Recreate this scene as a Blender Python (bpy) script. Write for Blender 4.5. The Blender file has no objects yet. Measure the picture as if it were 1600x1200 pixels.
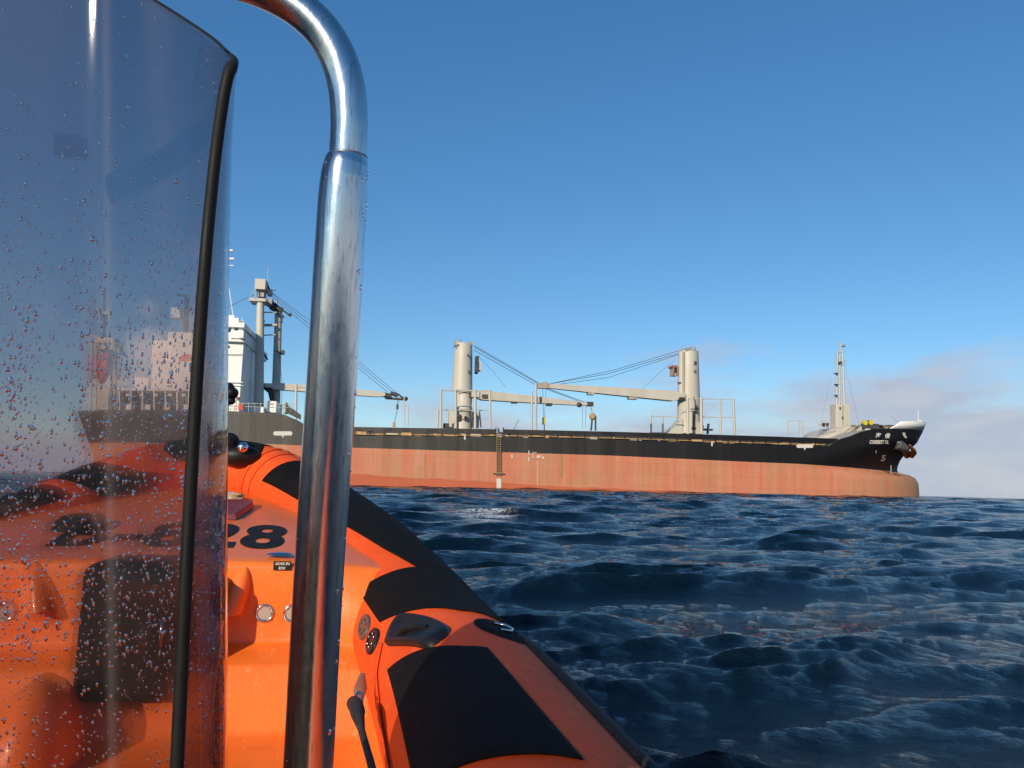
import bpy, bmesh, math, random
import numpy as np
from mathutils import Vector, Matrix, noise as mnoise
random.seed(7); R = math.radians
S = bpy.context.scene
C = S.collection

# ---------------------------------------------------------------- camera
H = 1.55; FPX = 1250.0
PITCH = math.atan((757 - 600) / FPX); ROLL = math.atan(44 / 1600)
f0 = Vector((0, math.cos(PITCH), math.sin(PITCH)))
r0 = Vector((1, 0, 0)); u0 = Vector((0, -math.sin(PITCH), math.cos(PITCH)))
cr = math.cos(ROLL) * r0 + math.sin(ROLL) * u0
cu = -math.sin(ROLL) * r0 + math.cos(ROLL) * u0
CAM = Vector((0, 0, H))
cd = bpy.data.cameras.new('camera'); cam = bpy.data.objects.new('camera', cd); C.objects.link(cam)
cd.sensor_width = 36; cd.lens = 36 * FPX / 1600; cd.clip_start = 0.05; cd.clip_end = 100000
m = Matrix.Identity(4)
for i in range(3):
    m[i][0] = cr[i]; m[i][1] = cu[i]; m[i][2] = -f0[i]; m[i][3] = CAM[i]
cam.matrix_world = m
S.camera = cam

# ---------------------------------------------------------------- sky and sun
SUN_AZ = R(206); SUN_EL = R(21)
sun_dir = Vector((math.sin(SUN_AZ) * math.cos(SUN_EL), math.cos(SUN_AZ) * math.cos(SUN_EL), math.sin(SUN_EL)))
w = bpy.data.worlds.new('World'); S.world = w; w.use_nodes = True
nt = w.node_tree; N = nt.nodes; L = nt.links
bg = N['Background']; bg.inputs['Strength'].default_value = 0.095
sky = N.new('ShaderNodeTexSky'); sky.sky_type = 'NISHITA'; sky.sun_disc = False
sky.sun_elevation = SUN_EL; sky.sun_rotation = SUN_AZ
sky.air_density = 1.0; sky.dust_density = 0.1; sky.ozone_density = 2.0
tc = N.new('ShaderNodeTexCoord'); sep = N.new('ShaderNodeSeparateXYZ')
L.new(tc.outputs['Generated'], sep.inputs[0])
hsv = N.new('ShaderNodeHueSaturation'); hsv.inputs['Saturation'].default_value = 1.15; hsv.inputs['Value'].default_value = 1.20
tintn = N.new('ShaderNodeMixRGB'); tintn.blend_type = 'MULTIPLY'; tintn.inputs[0].default_value = 1; tintn.inputs[2].default_value = (.88, .985, 1.07, 1)
evn = N.new('ShaderNodeMixRGB'); evn.inputs[0].default_value = .16; evn.inputs[2].default_value = (1.35, 3.1, 6.2, 1); L.new(sky.outputs[0], evn.inputs[1]); L.new(evn.outputs[0], tintn.inputs[1]); L.new(tintn.outputs[0], hsv.inputs['Color'])
mp = N.new('ShaderNodeMapping'); mp.inputs['Scale'].default_value = (2.6, 2.6, 8.0); mp.inputs['Location'].default_value = (1.3, 0.4, 0.2)
L.new(tc.outputs['Generated'], mp.inputs[0])
nz = N.new('ShaderNodeTexNoise'); nz.inputs['Scale'].default_value = 1.9; nz.inputs['Detail'].default_value = 7; nz.inputs['Roughness'].default_value = 0.52
L.new(mp.outputs[0], nz.inputs['Vector'])
def math_node(nt, op, a=None, b=None, clamp=False):
    n = nt.nodes.new('ShaderNodeMath'); n.operation = op; n.use_clamp = clamp
    for i, v in enumerate((a, b)):
        if v is None: continue
        if isinstance(v, (int, float)): n.inputs[i].default_value = v
        else: nt.links.new(v, n.inputs[i])
    return n.outputs[0]
# cloud bank: noise decides how high it reaches above the horizon
top = math_node(nt, 'MULTIPLY_ADD', nz.outputs[0], 0.40); top.node.inputs[2].default_value = -0.074
top = math_node(nt, 'ADD', top, math_node(nt, 'MULTIPLY', sep.outputs[0], .09)); dd = math_node(nt, 'SUBTRACT', top, sep.outputs[2])
cl = math_node(nt, 'MULTIPLY', dd, 11.0, True)
cl = math_node(nt, 'MULTIPLY', cl, 0.92)
nz2 = N.new('ShaderNodeTexNoise'); nz2.inputs['Scale'].default_value = 5.5; nz2.inputs['Detail'].default_value = 5
L.new(mp.outputs[0], nz2.inputs['Vector'])
ccol = N.new('ShaderNodeValToRGB')
ccol.color_ramp.elements[0].position = 0.38; ccol.color_ramp.elements[0].color = (4.6, 5.2, 6.5, 1)
ccol.color_ramp.elements[1].position = 0.66; ccol.color_ramp.elements[1].color = (5.5, 5.75, 6.6, 1)
L.new(nz2.outputs[0], ccol.inputs[0])
mx = N.new('ShaderNodeMixRGB'); L.new(cl, mx.inputs[0]); L.new(hsv.outputs[0], mx.inputs[1]); L.new(ccol.outputs[0], mx.inputs[2])
L.new(mx.outputs[0], bg.inputs['Color'])
sl = bpy.data.lights.new('sun', 'SUN'); sl.energy = 4.4; sl.angle = R(0.5); sl.color = (1.0, 0.86, 0.68)
so = bpy.data.objects.new('sun', sl); C.objects.link(so)
so.rotation_euler = sun_dir.to_track_quat('Z', 'Y').to_euler(); so.location = (-20, -20, 30)
S.view_settings.view_transform = 'Standard'; S.view_settings.look = 'None'
S.view_settings.exposure = 0.0; S.view_settings.gamma = 1.0
S.cycles.transparent_max_bounces = 24; S.cycles.max_bounces = 10; S.cycles.transmission_bounces = 8
S.cycles.caustics_reflective = False; S.cycles.caustics_refractive = False

# ---------------------------------------------------------------- helpers
def ray(px, py): return f0 + cr * ((px - 800) / FPX) + cu * ((600 - py) / FPX)
def at(px, py, d): return CAM + ray(px, py) * d        # world point at forward depth d

def principled(name, col, rough=0.5, metal=0.0, **kw):
    mt = bpy.data.materials.new(name); mt.use_nodes = True
    b = mt.node_tree.nodes['Principled BSDF']
    b.inputs['Base Color'].default_value = (*col, 1); b.inputs['Roughness'].default_value = rough
    b.inputs['Metallic'].default_value = metal
    for k, v in kw.items(): b.inputs[k.replace('_', ' ')].default_value = v
    return mt
def obj_noise(mt, scale, detail=4, vec=(1, 1, 1), rough=0.55):
    nt = mt.node_tree; t = nt.nodes.new('ShaderNodeTexCoord'); mp = nt.nodes.new('ShaderNodeMapping')
    mp.inputs['Scale'].default_value = vec; nt.links.new(t.outputs['Object'], mp.inputs[0])
    n = nt.nodes.new('ShaderNodeTexNoise'); n.inputs['Scale'].default_value = scale; n.inputs['Detail'].default_value = detail
    n.inputs['Roughness'].default_value = rough
    nt.links.new(mp.outputs[0], n.inputs['Vector']); return n.outputs[0]
def ramp(mt, src, stops, out=None):
    nt = mt.node_tree; r = nt.nodes.new('ShaderNodeValToRGB'); els = r.color_ramp.elements
    while len(els) < len(stops): els.new(0.5)
    for e, (p, c) in zip(els, stops):
        e.position = p; e.color = (*c, 1) if len(c) == 3 else c
    nt.links.new(src, r.inputs[0]); return r.outputs[0]
def mixc(mt, fac, a, b, mode='MIX'):
    nt = mt.node_tree; n = nt.nodes.new('ShaderNodeMixRGB'); n.blend_type = mode
    for i, v in enumerate((fac, a, b)):
        if isinstance(v, (int, float)): n.inputs[i].default_value = v
        elif isinstance(v, tuple): n.inputs[i].default_value = (*v, 1)
        else: nt.links.new(v, n.inputs[i])
    return n.outputs[0]
def bump(mt, src, strength=0.2, dist=0.01):
    nt = mt.node_tree; b = nt.nodes.new('ShaderNodeBump'); b.inputs['Strength'].default_value = strength; b.inputs['Distance'].default_value = dist
    nt.links.new(src, b.inputs['Height']); nt.links.new(b.outputs[0], nt.nodes['Principled BSDF'].inputs['Normal'])
def set_in(mt, name, src): mt.node_tree.links.new(src, mt.node_tree.nodes['Principled BSDF'].inputs[name])
def varied(name, c1, c2, rough=0.5, scale=3, vec=(1, 1, 1), metal=0.0, bmp=0.0, bdist=0.01, lo=0.35, hi=0.65, r2=None, **kw):
    mt = principled(name, c1, rough, metal, **kw)
    n = obj_noise(mt, scale, 5, vec)
    set_in(mt, 'Base Color', ramp(mt, n, [(lo, c1), (hi, c2)]))
    if r2 is not None: set_in(mt, 'Roughness', ramp(mt, n, [(lo, (rough,) * 3), (hi, (r2,) * 3)]))
    if bmp: bump(mt, n, bmp, bdist)
    return mt

class MB:
    """collects shapes into one mesh"""
    def __init__(s): s.v = []; s.f = []; s.m = []; s.sm = []
    def add(s, vs, fs, mi=0, smooth=False):
        o = len(s.v); s.v += [tuple(x) for x in vs]; s.f += [tuple(i + o for i in q) for q in fs]
        s.m += [mi] * len(fs); s.sm += [smooth] * len(fs); return s
    def box(s, a, b, mi=0):
        x0, y0, z0 = [min(a[i], b[i]) for i in range(3)]; x1, y1, z1 = [max(a[i], b[i]) for i in range(3)]
        v = [(x0, y0, z0), (x1, y0, z0), (x1, y1, z0), (x0, y1, z0), (x0, y0, z1), (x1, y0, z1), (x1, y1, z1), (x0, y1, z1)]
        return s.add(v, [(0, 3, 2, 1), (4, 5, 6, 7), (0, 1, 5, 4), (1, 2, 6, 5), (2, 3, 7, 6), (3, 0, 4, 7)], mi)
    def cyl(s, p, q, r1, r2=None, n=10, mi=0, caps=True):
        return s.path([p, q], [r1, r1 if r2 is None else r2], n, mi, caps)
    def path(s, pts, rads, n=8, mi=0, caps=True, sq=1.0, twist=None):
        pts = [Vector(p) for p in pts]
        if isinstance(rads, (int, float)): rads = [rads] * len(pts)
        vs = []; fs = []; ref = None
        for i, p in enumerate(pts):
            t = (pts[min(i + 1, len(pts) - 1)] - pts[max(i - 1, 0)]).normalized()
            if ref is None:
                a = Vector((0, 0, 1)) if abs(t.z) < 0.9 else Vector((1, 0, 0))
                ref = t.cross(a).normalized()
            ref = (ref - t * ref.dot(t)).normalized(); bi = t.cross(ref)
            for k in range(n):
                an = 2 * math.pi * k / n
                vs.append(p + (ref * math.cos(an) + bi * math.sin(an) * sq) * rads[i])
        for i in range(len(pts) - 1):
            for k in range(n):
                a = i * n + k; b = i * n + (k + 1) % n
                fs.append((a, b, b + n, a + n))
        s.add(vs, fs, mi, True)
        if caps:
            s.add(vs[:n], [tuple(range(n))[::-1]], mi, False); s.add(vs[-n:], [tuple(range(n))], mi, False)
        return s
    def ball(s, c, r, n=10, mi=0, sc=(1, 1, 1), half=False):
        c = Vector(c); vs = []; fs = []; rows = n // 2
        r_end = rows // 2 if half else rows
        for i in range(r_end + 1):
            ph = math.pi * i / rows
            for k in range(n):
                an = 2 * math.pi * k / n
                vs.append(c + Vector((math.sin(ph) * math.cos(an) * sc[0], math.sin(ph) * math.sin(an) * sc[1], math.cos(ph) * sc[2])) * r)
        for i in range(r_end):
            for k in range(n):
                a = i * n + k; b = i * n + (k + 1) % n
                fs.append((a, a + n, b + n, b))
        return s.add(vs, fs, mi, True)
    def grid(s, rows, mi=0, smooth=True, flip=False):
        nr = len(rows); nc = len(rows[0]); vs = [p for r_ in rows for p in r_]; fs = []
        for i in range(nr - 1):
            for j in range(nc - 1):
                q = (i * nc + j, i * nc + j + 1, (i + 1) * nc + j + 1, (i + 1) * nc + j)
                fs.append(q[::-1] if flip else q)
        return s.add(vs, fs, mi, smooth)
    def build(s, name, mats, parent=None):
        me = bpy.data.meshes.new(name); me.from_pydata(s.v, [], s.f)
        mats = mats if isinstance(mats, (list, tuple)) else [mats]
        for mt in mats: me.materials.append(mt)
        me.polygons.foreach_set('material_index', s.m); me.polygons.foreach_set('use_smooth', s.sm)
        me.validate(); me.update()
        o = bpy.data.objects.new(name, me); C.objects.link(o)
        if parent: o.parent = parent
        return o
def empty(name, loc, rz=0):
    o = bpy.data.objects.new(name, None); C.objects.link(o); o.location = loc; o.rotation_euler = (0, 0, rz); return o
def tag(o, label=None, cat=None, group=None, kind=None):
    if label: o['label'] = label
    if cat: o['category'] = cat
    if group: o['group'] = group
    if kind: o['kind'] = kind
    return o
def bevel(o, wd, seg=2):
    b = o.modifiers.new('bevel', 'BEVEL'); b.width = wd; b.segments = seg; b.limit_method = 'ANGLE'; return o
def text_verts(txt, bold=0.0, res=4, spacing=1.0, extrude=0.0):
    """flat lettering as (verts2d, faces) with unit size"""
    cv = bpy.data.curves.new('lettering', 'FONT'); cv.body = txt; cv.size = 1.0; cv.offset = bold; cv.resolution_u = res
    cv.space_character = spacing
    o = bpy.data.objects.new('lettering', cv); C.objects.link(o)
    bpy.context.view_layer.update()
    me = bpy.data.meshes.new_from_object(o.evaluated_get(bpy.context.evaluated_depsgraph_get()))
    vs = [(v.co.x, v.co.y) for v in me.vertices]; fs = [tuple(p.vertices) for p in me.polygons]
    bpy.data.objects.remove(o); bpy.data.curves.remove(cv); bpy.data.meshes.remove(me)
    xs = [v[0] for v in vs]; ys = [v[1] for v in vs]
    x0, x1, y0, y1 = min(xs), max(xs), min(ys), max(ys)
    return [((x - x0) / (x1 - x0), (y - y0) / (y1 - y0)) for x, y in vs], fs, (x1 - x0) / (y1 - y0)
def catmull(pts, t):
    t = float(t)
    n = len(pts); i = int(min(max(math.floor(t), 0), n - 2)); t -= i
    g = lambda k: pts[min(max(k, 0), n - 1)]
    p0, p1, p2, p3 = g(i - 1), g(i), g(i + 1), g(i + 2)
    return tuple(.5 * ((2 * b) + (-a + c) * t + (2 * a - 5 * b + 4 * c - d) * t * t + (-a + 3 * b - 3 * c + d) * t ** 3) for a, b, c, d in zip(p0, p1, p2, p3))

# ================================================================ WATER
def build_water():
    dr = 0.0045; r_in, r_out = 1.2, 4200.0
    nr = int(math.log(r_out / r_in) / dr); rr = r_in * np.exp(np.arange(nr + 1) * dr)
    fine = np.linspace(-44, 44, 1050); coarse = np.linspace(44, 316, 150)[1:-1]
    ang = np.radians(np.concatenate([fine, coarse])); na = len(ang)
    A, RR = np.meshgrid(ang, rr)
    X = (np.sin(A) * RR).ravel().astype(np.float32); Y = (np.cos(A) * RR).ravel().astype(np.float32)
    rad = RR.ravel(); dx = np.zeros_like(X); dy = np.zeros_like(X); dz = np.zeros_like(X); jac = np.zeros_like(X)
    rng = np.random.RandomState(11)
    nw = 190; lam = np.exp(np.linspace(math.log(13.0), math.log(0.13), nw))
    spacing = rad * dr
    coarse_mask = np.tile(np.concatenate([np.zeros(1050), np.ones(148)]), nr + 1).astype(bool)
    spacing = np.where(coarse_mask, np.maximum(spacing, rad * 0.031), spacing)
    def gust(l0, seed):      # slowly varying patches of stronger and weaker wind ripples
        rg = np.random.RandomState(seed); o_ = np.zeros_like(X)
        for _ in range(7):
            t_ = rg.uniform(0, 6.283); k_ = 2 * math.pi / (l0 * rg.uniform(.6, 1.7)); o_ += np.cos(k_ * (math.cos(t_) * X + math.sin(t_) * Y) + rg.uniform(0, 6.283))
        return o_ / 1.87
    g1 = gust(9.0, 3); g2 = gust(2.6, 5); mod_mid = np.clip(1 + .22 * g1, .6, 1.6); mod_small = None
    for i in range(nw):
        l = lam[i] * rng.uniform(.97, 1.03); spread = 24 if l > 1.6 else (27 if l > .35 else 42)
        th = R(-90 + 20) + R(rng.normal(0, spread * .8)); kx, ky = math.cos(th), math.sin(th); k = 2 * math.pi / l
        slope = .0265 if l > 1.3 else (.0275 if l > .35 else .019)
        if l > 5: slope *= .55
        a = slope / k; ph = rng.uniform(0, 6.283)
        if l < 1.2 and mod_small is None:     # short ripples gather on the crests of the long waves
            mod_small = np.clip((1 + .25 * g1 + .30 * g2) * (1 + .5 * np.clip(dz / .12, -.4, .8)), .8, 1.7)
        idx = np.nonzero(spacing < l / 2.6)[0]
        if len(idx) == 0: continue
        wgt = np.clip((l / spacing[idx] - 2.6) / 2.5, 0, 1) * a
        wgt = wgt * (mod_small[idx] if l < 1.2 else mod_mid[idx] if l < 3 else 1.0)
        arg = (k * (kx * X[idx] + ky * Y[idx]) + ph).astype(np.float32)
        s_, c_ = np.sin(arg), np.cos(arg); q_ = 1.4 if l > .35 else 1.0
        dz[idx] += wgt * c_; dx[idx] -= q_ * wgt * kx * s_; dy[idx] -= q_ * wgt * ky * s_
        jac[idx] += wgt * k * c_
    damp = np.clip((rad - 1.2) / 2.6, 0.42, 1)
    dx *= damp; dy *= damp; dz *= damp
    # the boat lies in the trough of a long low swell that lifts the sea further out
    t_ = np.clip((rad - 22) / 85, 0, 1); dz = dz + np.clip(.66 + .006 * X, .3, 1.05) * (t_ * t_ * (3 - 2 * t_))
    co = np.stack([X + dx, Y + dy, dz], 1).astype(np.float32)
    # foam: a couple of small breaking crests, where the surface is most compressed
    foam = np.clip((jac - 1.1) * 3.0, 0, 1) * 0.3
    def patch(px, d, sx, sy, amt):
        p = at(px, 760, d); g = np.exp(-((X - p.x) / sx) ** 2 - ((Y - d) / sy) ** 2)
        return amt * g * np.clip(0.45 + jac * 2.5, 0, 1)
    foam = foam + patch(772, 36, .8, 1.6, 3.0) + patch(1196, 80, 1.5, 6.0, 3.0) + patch(735, 37, .7, 1.6, .9) + patch(890, 62, 1.0, 2.5, 1.0)
    i0 = np.arange(nr)[:, None] * na; j = np.arange(na)[None, :]; j2 = (j + 1) % na
    q = np.stack([i0 + j, i0 + na + j, i0 + na + j2, i0 + j2], -1).reshape(-1, 4)
    # far flat skirt
    r2 = np.array([6000., 12000., 45000.]); base = len(co); ex = []; eq = []
    for rv in r2: ex.append(np.stack([np.sin(ang) * rv, np.cos(ang) * rv, np.full(na, .9) - (rv > 7000) * .3], 1))
    co = np.concatenate([co] + ex).astype(np.float32)
    rings = [nr * na] + [base + n * na for n in range(3)]
    for a_, b_ in zip(rings[:-1], rings[1:]):
        jj = np.arange(na); eq.append(np.stack([a_ + jj, b_ + jj, b_ + (jj + 1) % na, a_ + (jj + 1) % na], -1))
    # inner disc under the boat
    q = np.concatenate([q] + eq).astype(np.int32)
    cidx = len(co); co = np.concatenate([co, np.array([[0, 0, 0]], np.float32)])
    jj = np.arange(na); tri = np.stack([np.full(na, cidx), jj, (jj + 1) % na], -1)
    me = bpy.data.meshes.new('sea'); nq = len(q); ntri = len(tri)
    me.vertices.add(len(co)); me.vertices.foreach_set('co', co.ravel())
    me.loops.add(nq * 4 + ntri * 3); me.loops.foreach_set('vertex_index', np.concatenate([q[:, ::-1].ravel(), tri[:, ::-1].ravel()]).astype(np.int32))
    me.polygons.add(nq + ntri)
    me.polygons.foreach_set('loop_start', np.concatenate([np.arange(nq) * 4, nq * 4 + np.arange(ntri) * 3]).astype(np.int32))
    me.polygons.foreach_set('use_smooth', np.ones(nq + ntri, bool))
    me.update(calc_edges=True)
    fa = me.attributes.new('foam', 'FLOAT', 'POINT'); full = np.zeros(len(co), np.float32); full[:len(foam)] = np.clip(foam, 0, 1)
    fa.data.foreach_set('value', full)
    # normals must face up
    o = bpy.data.objects.new('sea', me); C.objects.link(o); tag(o, 'dark blue choppy sea with short wind waves', None, kind='structure')
    mt = principled('sea_water', (0.0010, 0.0075, 0.0155), 0.04, IOR=1.333)
    nt = mt.node_tree
    n1 = obj_noise(mt, 3.0, 8, (.8, 1.8, 1), .64); n2 = obj_noise(mt, 22.0, 4, (.8, 1.7, 1), .62)
    hgt = math_node(nt, 'ADD', math_node(nt, 'MULTIPLY', n1, 1.0), math_node(nt, 'MULTIPLY', n2, 0.12))
    # beyond the reach of the modelled ripples the same chop is carried by the shading
    la = me.attributes.new('distant_chop', 'FLOAT', 'POINT'); lv = np.ones(len(co), np.float32); lv[:len(rad)] = np.clip((rad - 30) / 200, 0, 1); la.data.foreach_set('value', lv)
    ln = nt.nodes.new('ShaderNodeAttribute'); ln.attribute_name = 'distant_chop'
    n3 = obj_noise(mt, .55, 5, (.6, 1.5, 1), .6)
    hgt = math_node(nt, 'ADD', hgt, math_node(nt, 'MULTIPLY', math_node(nt, 'MULTIPLY', n3, 34.0), ln.outputs['Fac']))
    bp = nt.nodes.new('ShaderNodeBump'); bp.inputs['Strength'].default_value = 1.0; bp.inputs['Distance'].default_value = 0.10
    nt.links.new(hgt, bp.inputs['Height']); nt.links.new(bp.outputs[0], nt.nodes['Principled BSDF'].inputs['Normal'])
    at_ = nt.nodes.new('ShaderNodeAttribute'); at_.attribute_name = 'foam'
    fn = obj_noise(mt, 7.0, 6, (1, 1.3, 1), .7)
    fm = math_node(nt, 'MULTIPLY', at_.outputs['Fac'], ramp(mt, fn, [(0.42, (0, 0, 0)), (0.62, (1, 1, 1))]), True)
    fdf = nt.nodes.new('ShaderNodeBsdfDiffuse'); fdf.inputs[0].default_value = (.75, .78, .8, 1)
    ms = nt.nodes.new('ShaderNodeMixShader'); nt.links.new(fm, ms.inputs[0])
    nt.links.new(nt.nodes['Principled BSDF'].outputs[0], ms.inputs[1]); nt.links.new(fdf.outputs[0], ms.inputs[2])
    nt.links.new(ms.outputs[0], nt.nodes['Material Output'].inputs[0])
    me.materials.append(mt)
build_water()

# ================================================================ CARGO SHIP
YAW = R(8); SO = Vector((0, 150, 0)); se = Vector((math.cos(YAW), math.sin(YAW), 0)); sn = Vector((-math.sin(YAW), math.cos(YAW), 0))
HB = 13.0       # half beam; local y = 0 is the starboard side, 13 the centreline
def sp(px, py, t=0.0):
    """ship-local point on the plane y = t seen at this spot"""
    d = ray(px, py); o = CAM - SO; k = (t - o.dot(sn)) / d.dot(sn); p = o + d * k
    return Vector((p.dot(se), t, p.z))
ship = empty('cargo_ship', SO, YAW)
tag(ship, 'long bulk carrier with black and faded red hull, grey deck cranes and white accommodation', 'cargo ship')

def interp(x, xs, ys): return float(np.interp(x, xs, ys))
# measured outlines
stem = [sp(1434, 676, HB), sp(1424, 695, HB), sp(1412, 709, HB), sp(1404, 722, HB), sp(1401, 733, HB), sp(1403, 739, HB), sp(1415, 742.5, HB), sp(1425, 747, HB), sp(1430, 756, HB), sp(1431.5, 772, HB)]
stem.sort(key=lambda p: p.z); stz = [p.z for p in stem]; sts = [p.x for p in stem]
def s_stem(z): return interp(z, stz, sts)
ster = [sp(118, 640, 2), sp(126, 668, 2), sp(134, 692, 2), sp(146, 738, 2)]; ster.sort(key=lambda p: p.z)
def s_stern(z): return interp(z, [p.z for p in ster], [p.x for p in ster])
tp = [sp(118, 640), sp(300, 641), sp(355, 642), sp(440, 646), sp(470, 659), sp(486, 676), sp(550, 680.5), sp(800, 683.2), sp(960, 686.8), sp(1180, 694), sp(1300, 697.2), sp(1308, 686), sp(1322, 681.5), sp(1334, 674.5), sp(1343, 670.5, 2), sp(1395, 672.5, 7), sp(1434, 676.5, HB)]
def z_top(s): return interp(s, [p.x for p in tp], [p.z for p in tp])
bt = [sp(118, 690), sp(400, 693), sp(550, 699.5), sp(800, 707), sp(960, 712), sp(1180, 722), sp(1260, 725.5, 1), sp(1330, 731.5, 5), sp(1401, 738.5, 12.5)]
def z_boot(s): return interp(s, [p.x for p in bt], [p.z for p in bt])
Z_BULB = sp(1415, 742.5, HB).z
def hull_t(s, z):
    """transverse position of the starboard plating (0 = full beam)"""
    ss = s_stem(z)
    zt = 12.5
    k = min(max((z - Z_BULB) / (zt - Z_BULB), 0), 1)
    Lent = 34 - 17 * k; pw = 2.1 + 0.5 * k
    if z < Z_BULB: pw = 2.6; Lent = 36
    a = min(max((s - (ss - Lent)) / Lent, 0), 1)
    hb = HB * (1 - a ** pw) ** (0.62 if z < Z_BULB else 0.8)
    e = s_stern(z); q = min(max((e + 16 - s) / 16, 0), 1); hb *= 1 - 0.22 * q ** 2 * (1.3 - 0.3 * k)
    return HB - hb
hull_m = principled('hull_paint', (.02, .02, .02), .6, Specular_IOR_Level=.3)
nt = hull_m.node_tree
tcn = nt.nodes.new('ShaderNodeTexCoord'); sx = nt.nodes.new('ShaderNodeSeparateXYZ'); nt.links.new(tcn.outputs['Object'], sx.inputs[0])
streak = obj_noise(hull_m, .55, 6, (1, 1, .045), .65); blot = obj_noise(hull_m, .12, 5, (1, 1, 1.4)); fine = obj_noise(hull_m, 1.6, 5, (1, 1, .10), .7)
s_a, s_b = sp(1230, 700).x, sp(400, 700).x
fade = nt.nodes.new('ShaderNodeMapRange'); nt.links.new(sx.outputs[0], fade.inputs[0]); fade.inputs[1].default_value = s_a; fade.inputs[2].default_value = s_b
st2 = math_node(nt, 'MULTIPLY', ramp(hull_m, streak, [(.35, (0, 0, 0)), (.72, (1, 1, 1))]), 0.55)
fz = math_node(nt, 'MULTIPLY', math_node(nt, 'ADD', math_node(nt, 'MULTIPLY', fade.outputs[0], 0.65), st2), math_node(nt, 'ADD', math_node(nt, 'MULTIPLY', fade.outputs[0], 0.9), 0.04), True)
blk = mixc(hull_m, fz, (.0055, .0055, .0065), (.115, .105, .09))
plate = nt.nodes.new('ShaderNodeTexBrick'); pm = nt.nodes.new('ShaderNodeMapping'); pm.inputs['Rotation'].default_value = (R(90), 0, 0)
nt.links.new(tcn.outputs['Object'], pm.inputs[0]); nt.links.new(pm.outputs[0], plate.inputs['Vector'])
plate.inputs['Scale'].default_value = 1; plate.inputs['Brick Width'].default_value = 9.0; plate.inputs['Row Height'].default_value = 2.1
plate.inputs['Mortar Size'].default_value = .05; plate.inputs['Color1'].default_value = (1, 1, 1, 1); plate.inputs['Color2'].default_value = (.91, .93, .93, 1); plate.inputs['Mortar'].default_value = (.80, .80, .80, 1)
red = ramp(hull_m, blot, [(.28, (.60, .165, .085)), (.48, (.59, .19, .10)), (.66, (.54, .215, .105))])
red = mixc(hull_m, ramp(hull_m, fine, [(.48, (0, 0, 0)), (.72, (.55, .55, .55))]), red, (.38, .17, .075))
band_ = obj_noise(hull_m, .22, 5, (1, 1, .12), .6)
red = mixc(hull_m, ramp(hull_m, band_, [(.46, (0, 0, 0)), (.66, (.42, .42, .42))]), red, (.42, .245, .115))
red = mixc(hull_m, ramp(hull_m, streak, [(.40, (0, 0, 0)), (.75, (.5, .5, .5))]), red, (.62, .36, .24))
s_c, s_d = sp(1350, 750, 6).x, sp(1415, 750, 12).x
br_ = nt.nodes.new('ShaderNodeMapRange'); nt.links.new(math_node(nt, 'ADD', sx.outputs[0], math_node(nt, 'MULTIPLY', blot, 8.0)), br_.inputs[0]); br_.inputs[1].default_value = s_c + 4; br_.inputs[2].default_value = s_d + 3
red = mixc(hull_m, math_node(nt, 'MULTIPLY', br_.outputs[0], .9), red, (.40, .235, .11))
wv = obj_noise(hull_m, .045, 4, (1, 1, .01))
sb_ = nt.nodes.new('ShaderNodeMapRange'); nt.links.new(sx.outputs[0], sb_.inputs[0]); sb_.inputs[1].default_value = sp(550, 740).x; sb_.inputs[2].default_value = sp(1200, 740).x; sb_.inputs[3].default_value = 1.2; sb_.inputs[4].default_value = -.9
lvl = math_node(nt, 'ADD', math_node(nt, 'MULTIPLY', wv, 2.6), math_node(nt, 'ADD', math_node(nt, 'MULTIPLY', streak, .35), sb_.outputs[0]))
wet = math_node(nt, 'MULTIPLY', math_node(nt, 'SUBTRACT', lvl, sx.outputs[2]), 6.0, True)
nobow = nt.nodes.new('ShaderNodeMapRange'); nt.links.new(sx.outputs[0], nobow.inputs[0]); nobow.inputs[1].default_value = s_c; nobow.inputs[2].default_value = s_c - 18
red = mixc(hull_m, math_node(nt, 'MULTIPLY', math_node(nt, 'MULTIPLY', wet, .85), nobow.outputs[0]), red, (.50, .11, .045))
hs = MB()
NROW = 30; ss_list = list(np.linspace(0, 1, 150) ** 1.0)
grid_s = []
# stations: uniform along, denser near the bow
par = np.concatenate([np.linspace(0, .76, 110), np.linspace(.76, 1, 75)[1:]])
def hull_rows(side):
    rows = []
    for p in par:
        row = []
        s_ref_t = s_stern(12) + p * (s_stem(11.8) - s_stern(12))
        for j in range(NROW + 1):
            # red part rows 0..14, black part rows 15..30
            zt = z_top(s_ref_t); zb = z_boot(s_ref_t); 
            z = -3 + (zb + 3) * j / 16 if j <= 16 else zb + (zt - zb) * (j - 16) / (NROW - 16)
            s = s_stern(z) + p * (s_stem(z) - s_stern(z))
            if j > 16:   # follow the true outline at this station
                zt2 = z_top(s); z = min(z, 99)
            t = hull_t(s, z)
            row.append((s, t if side > 0 else 2 * HB - t, z))
        rows.append(row)
    return rows
for side in (1, -1):
    rows = hull_rows(side)
    nr_ = len(rows); vs = [p for r_ in rows for p in r_]; fs = []; mis = []
    for i in range(nr_ - 1):
        for j in range(NROW):
            q = (i * (NROW + 1) + j, (i + 1) * (NROW + 1) + j, (i + 1) * (NROW + 1) + j + 1, i * (NROW + 1) + j + 1)
            fs.append(q if side > 0 else q[::-1]); mis.append(1 if j < 16 else 0)
    o_ = len(hs.v); hs.add(vs, fs, 0, True); hs.m[-len(fs):] = mis
    if side > 0: R1 = rows
    else: R2 = rows
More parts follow.
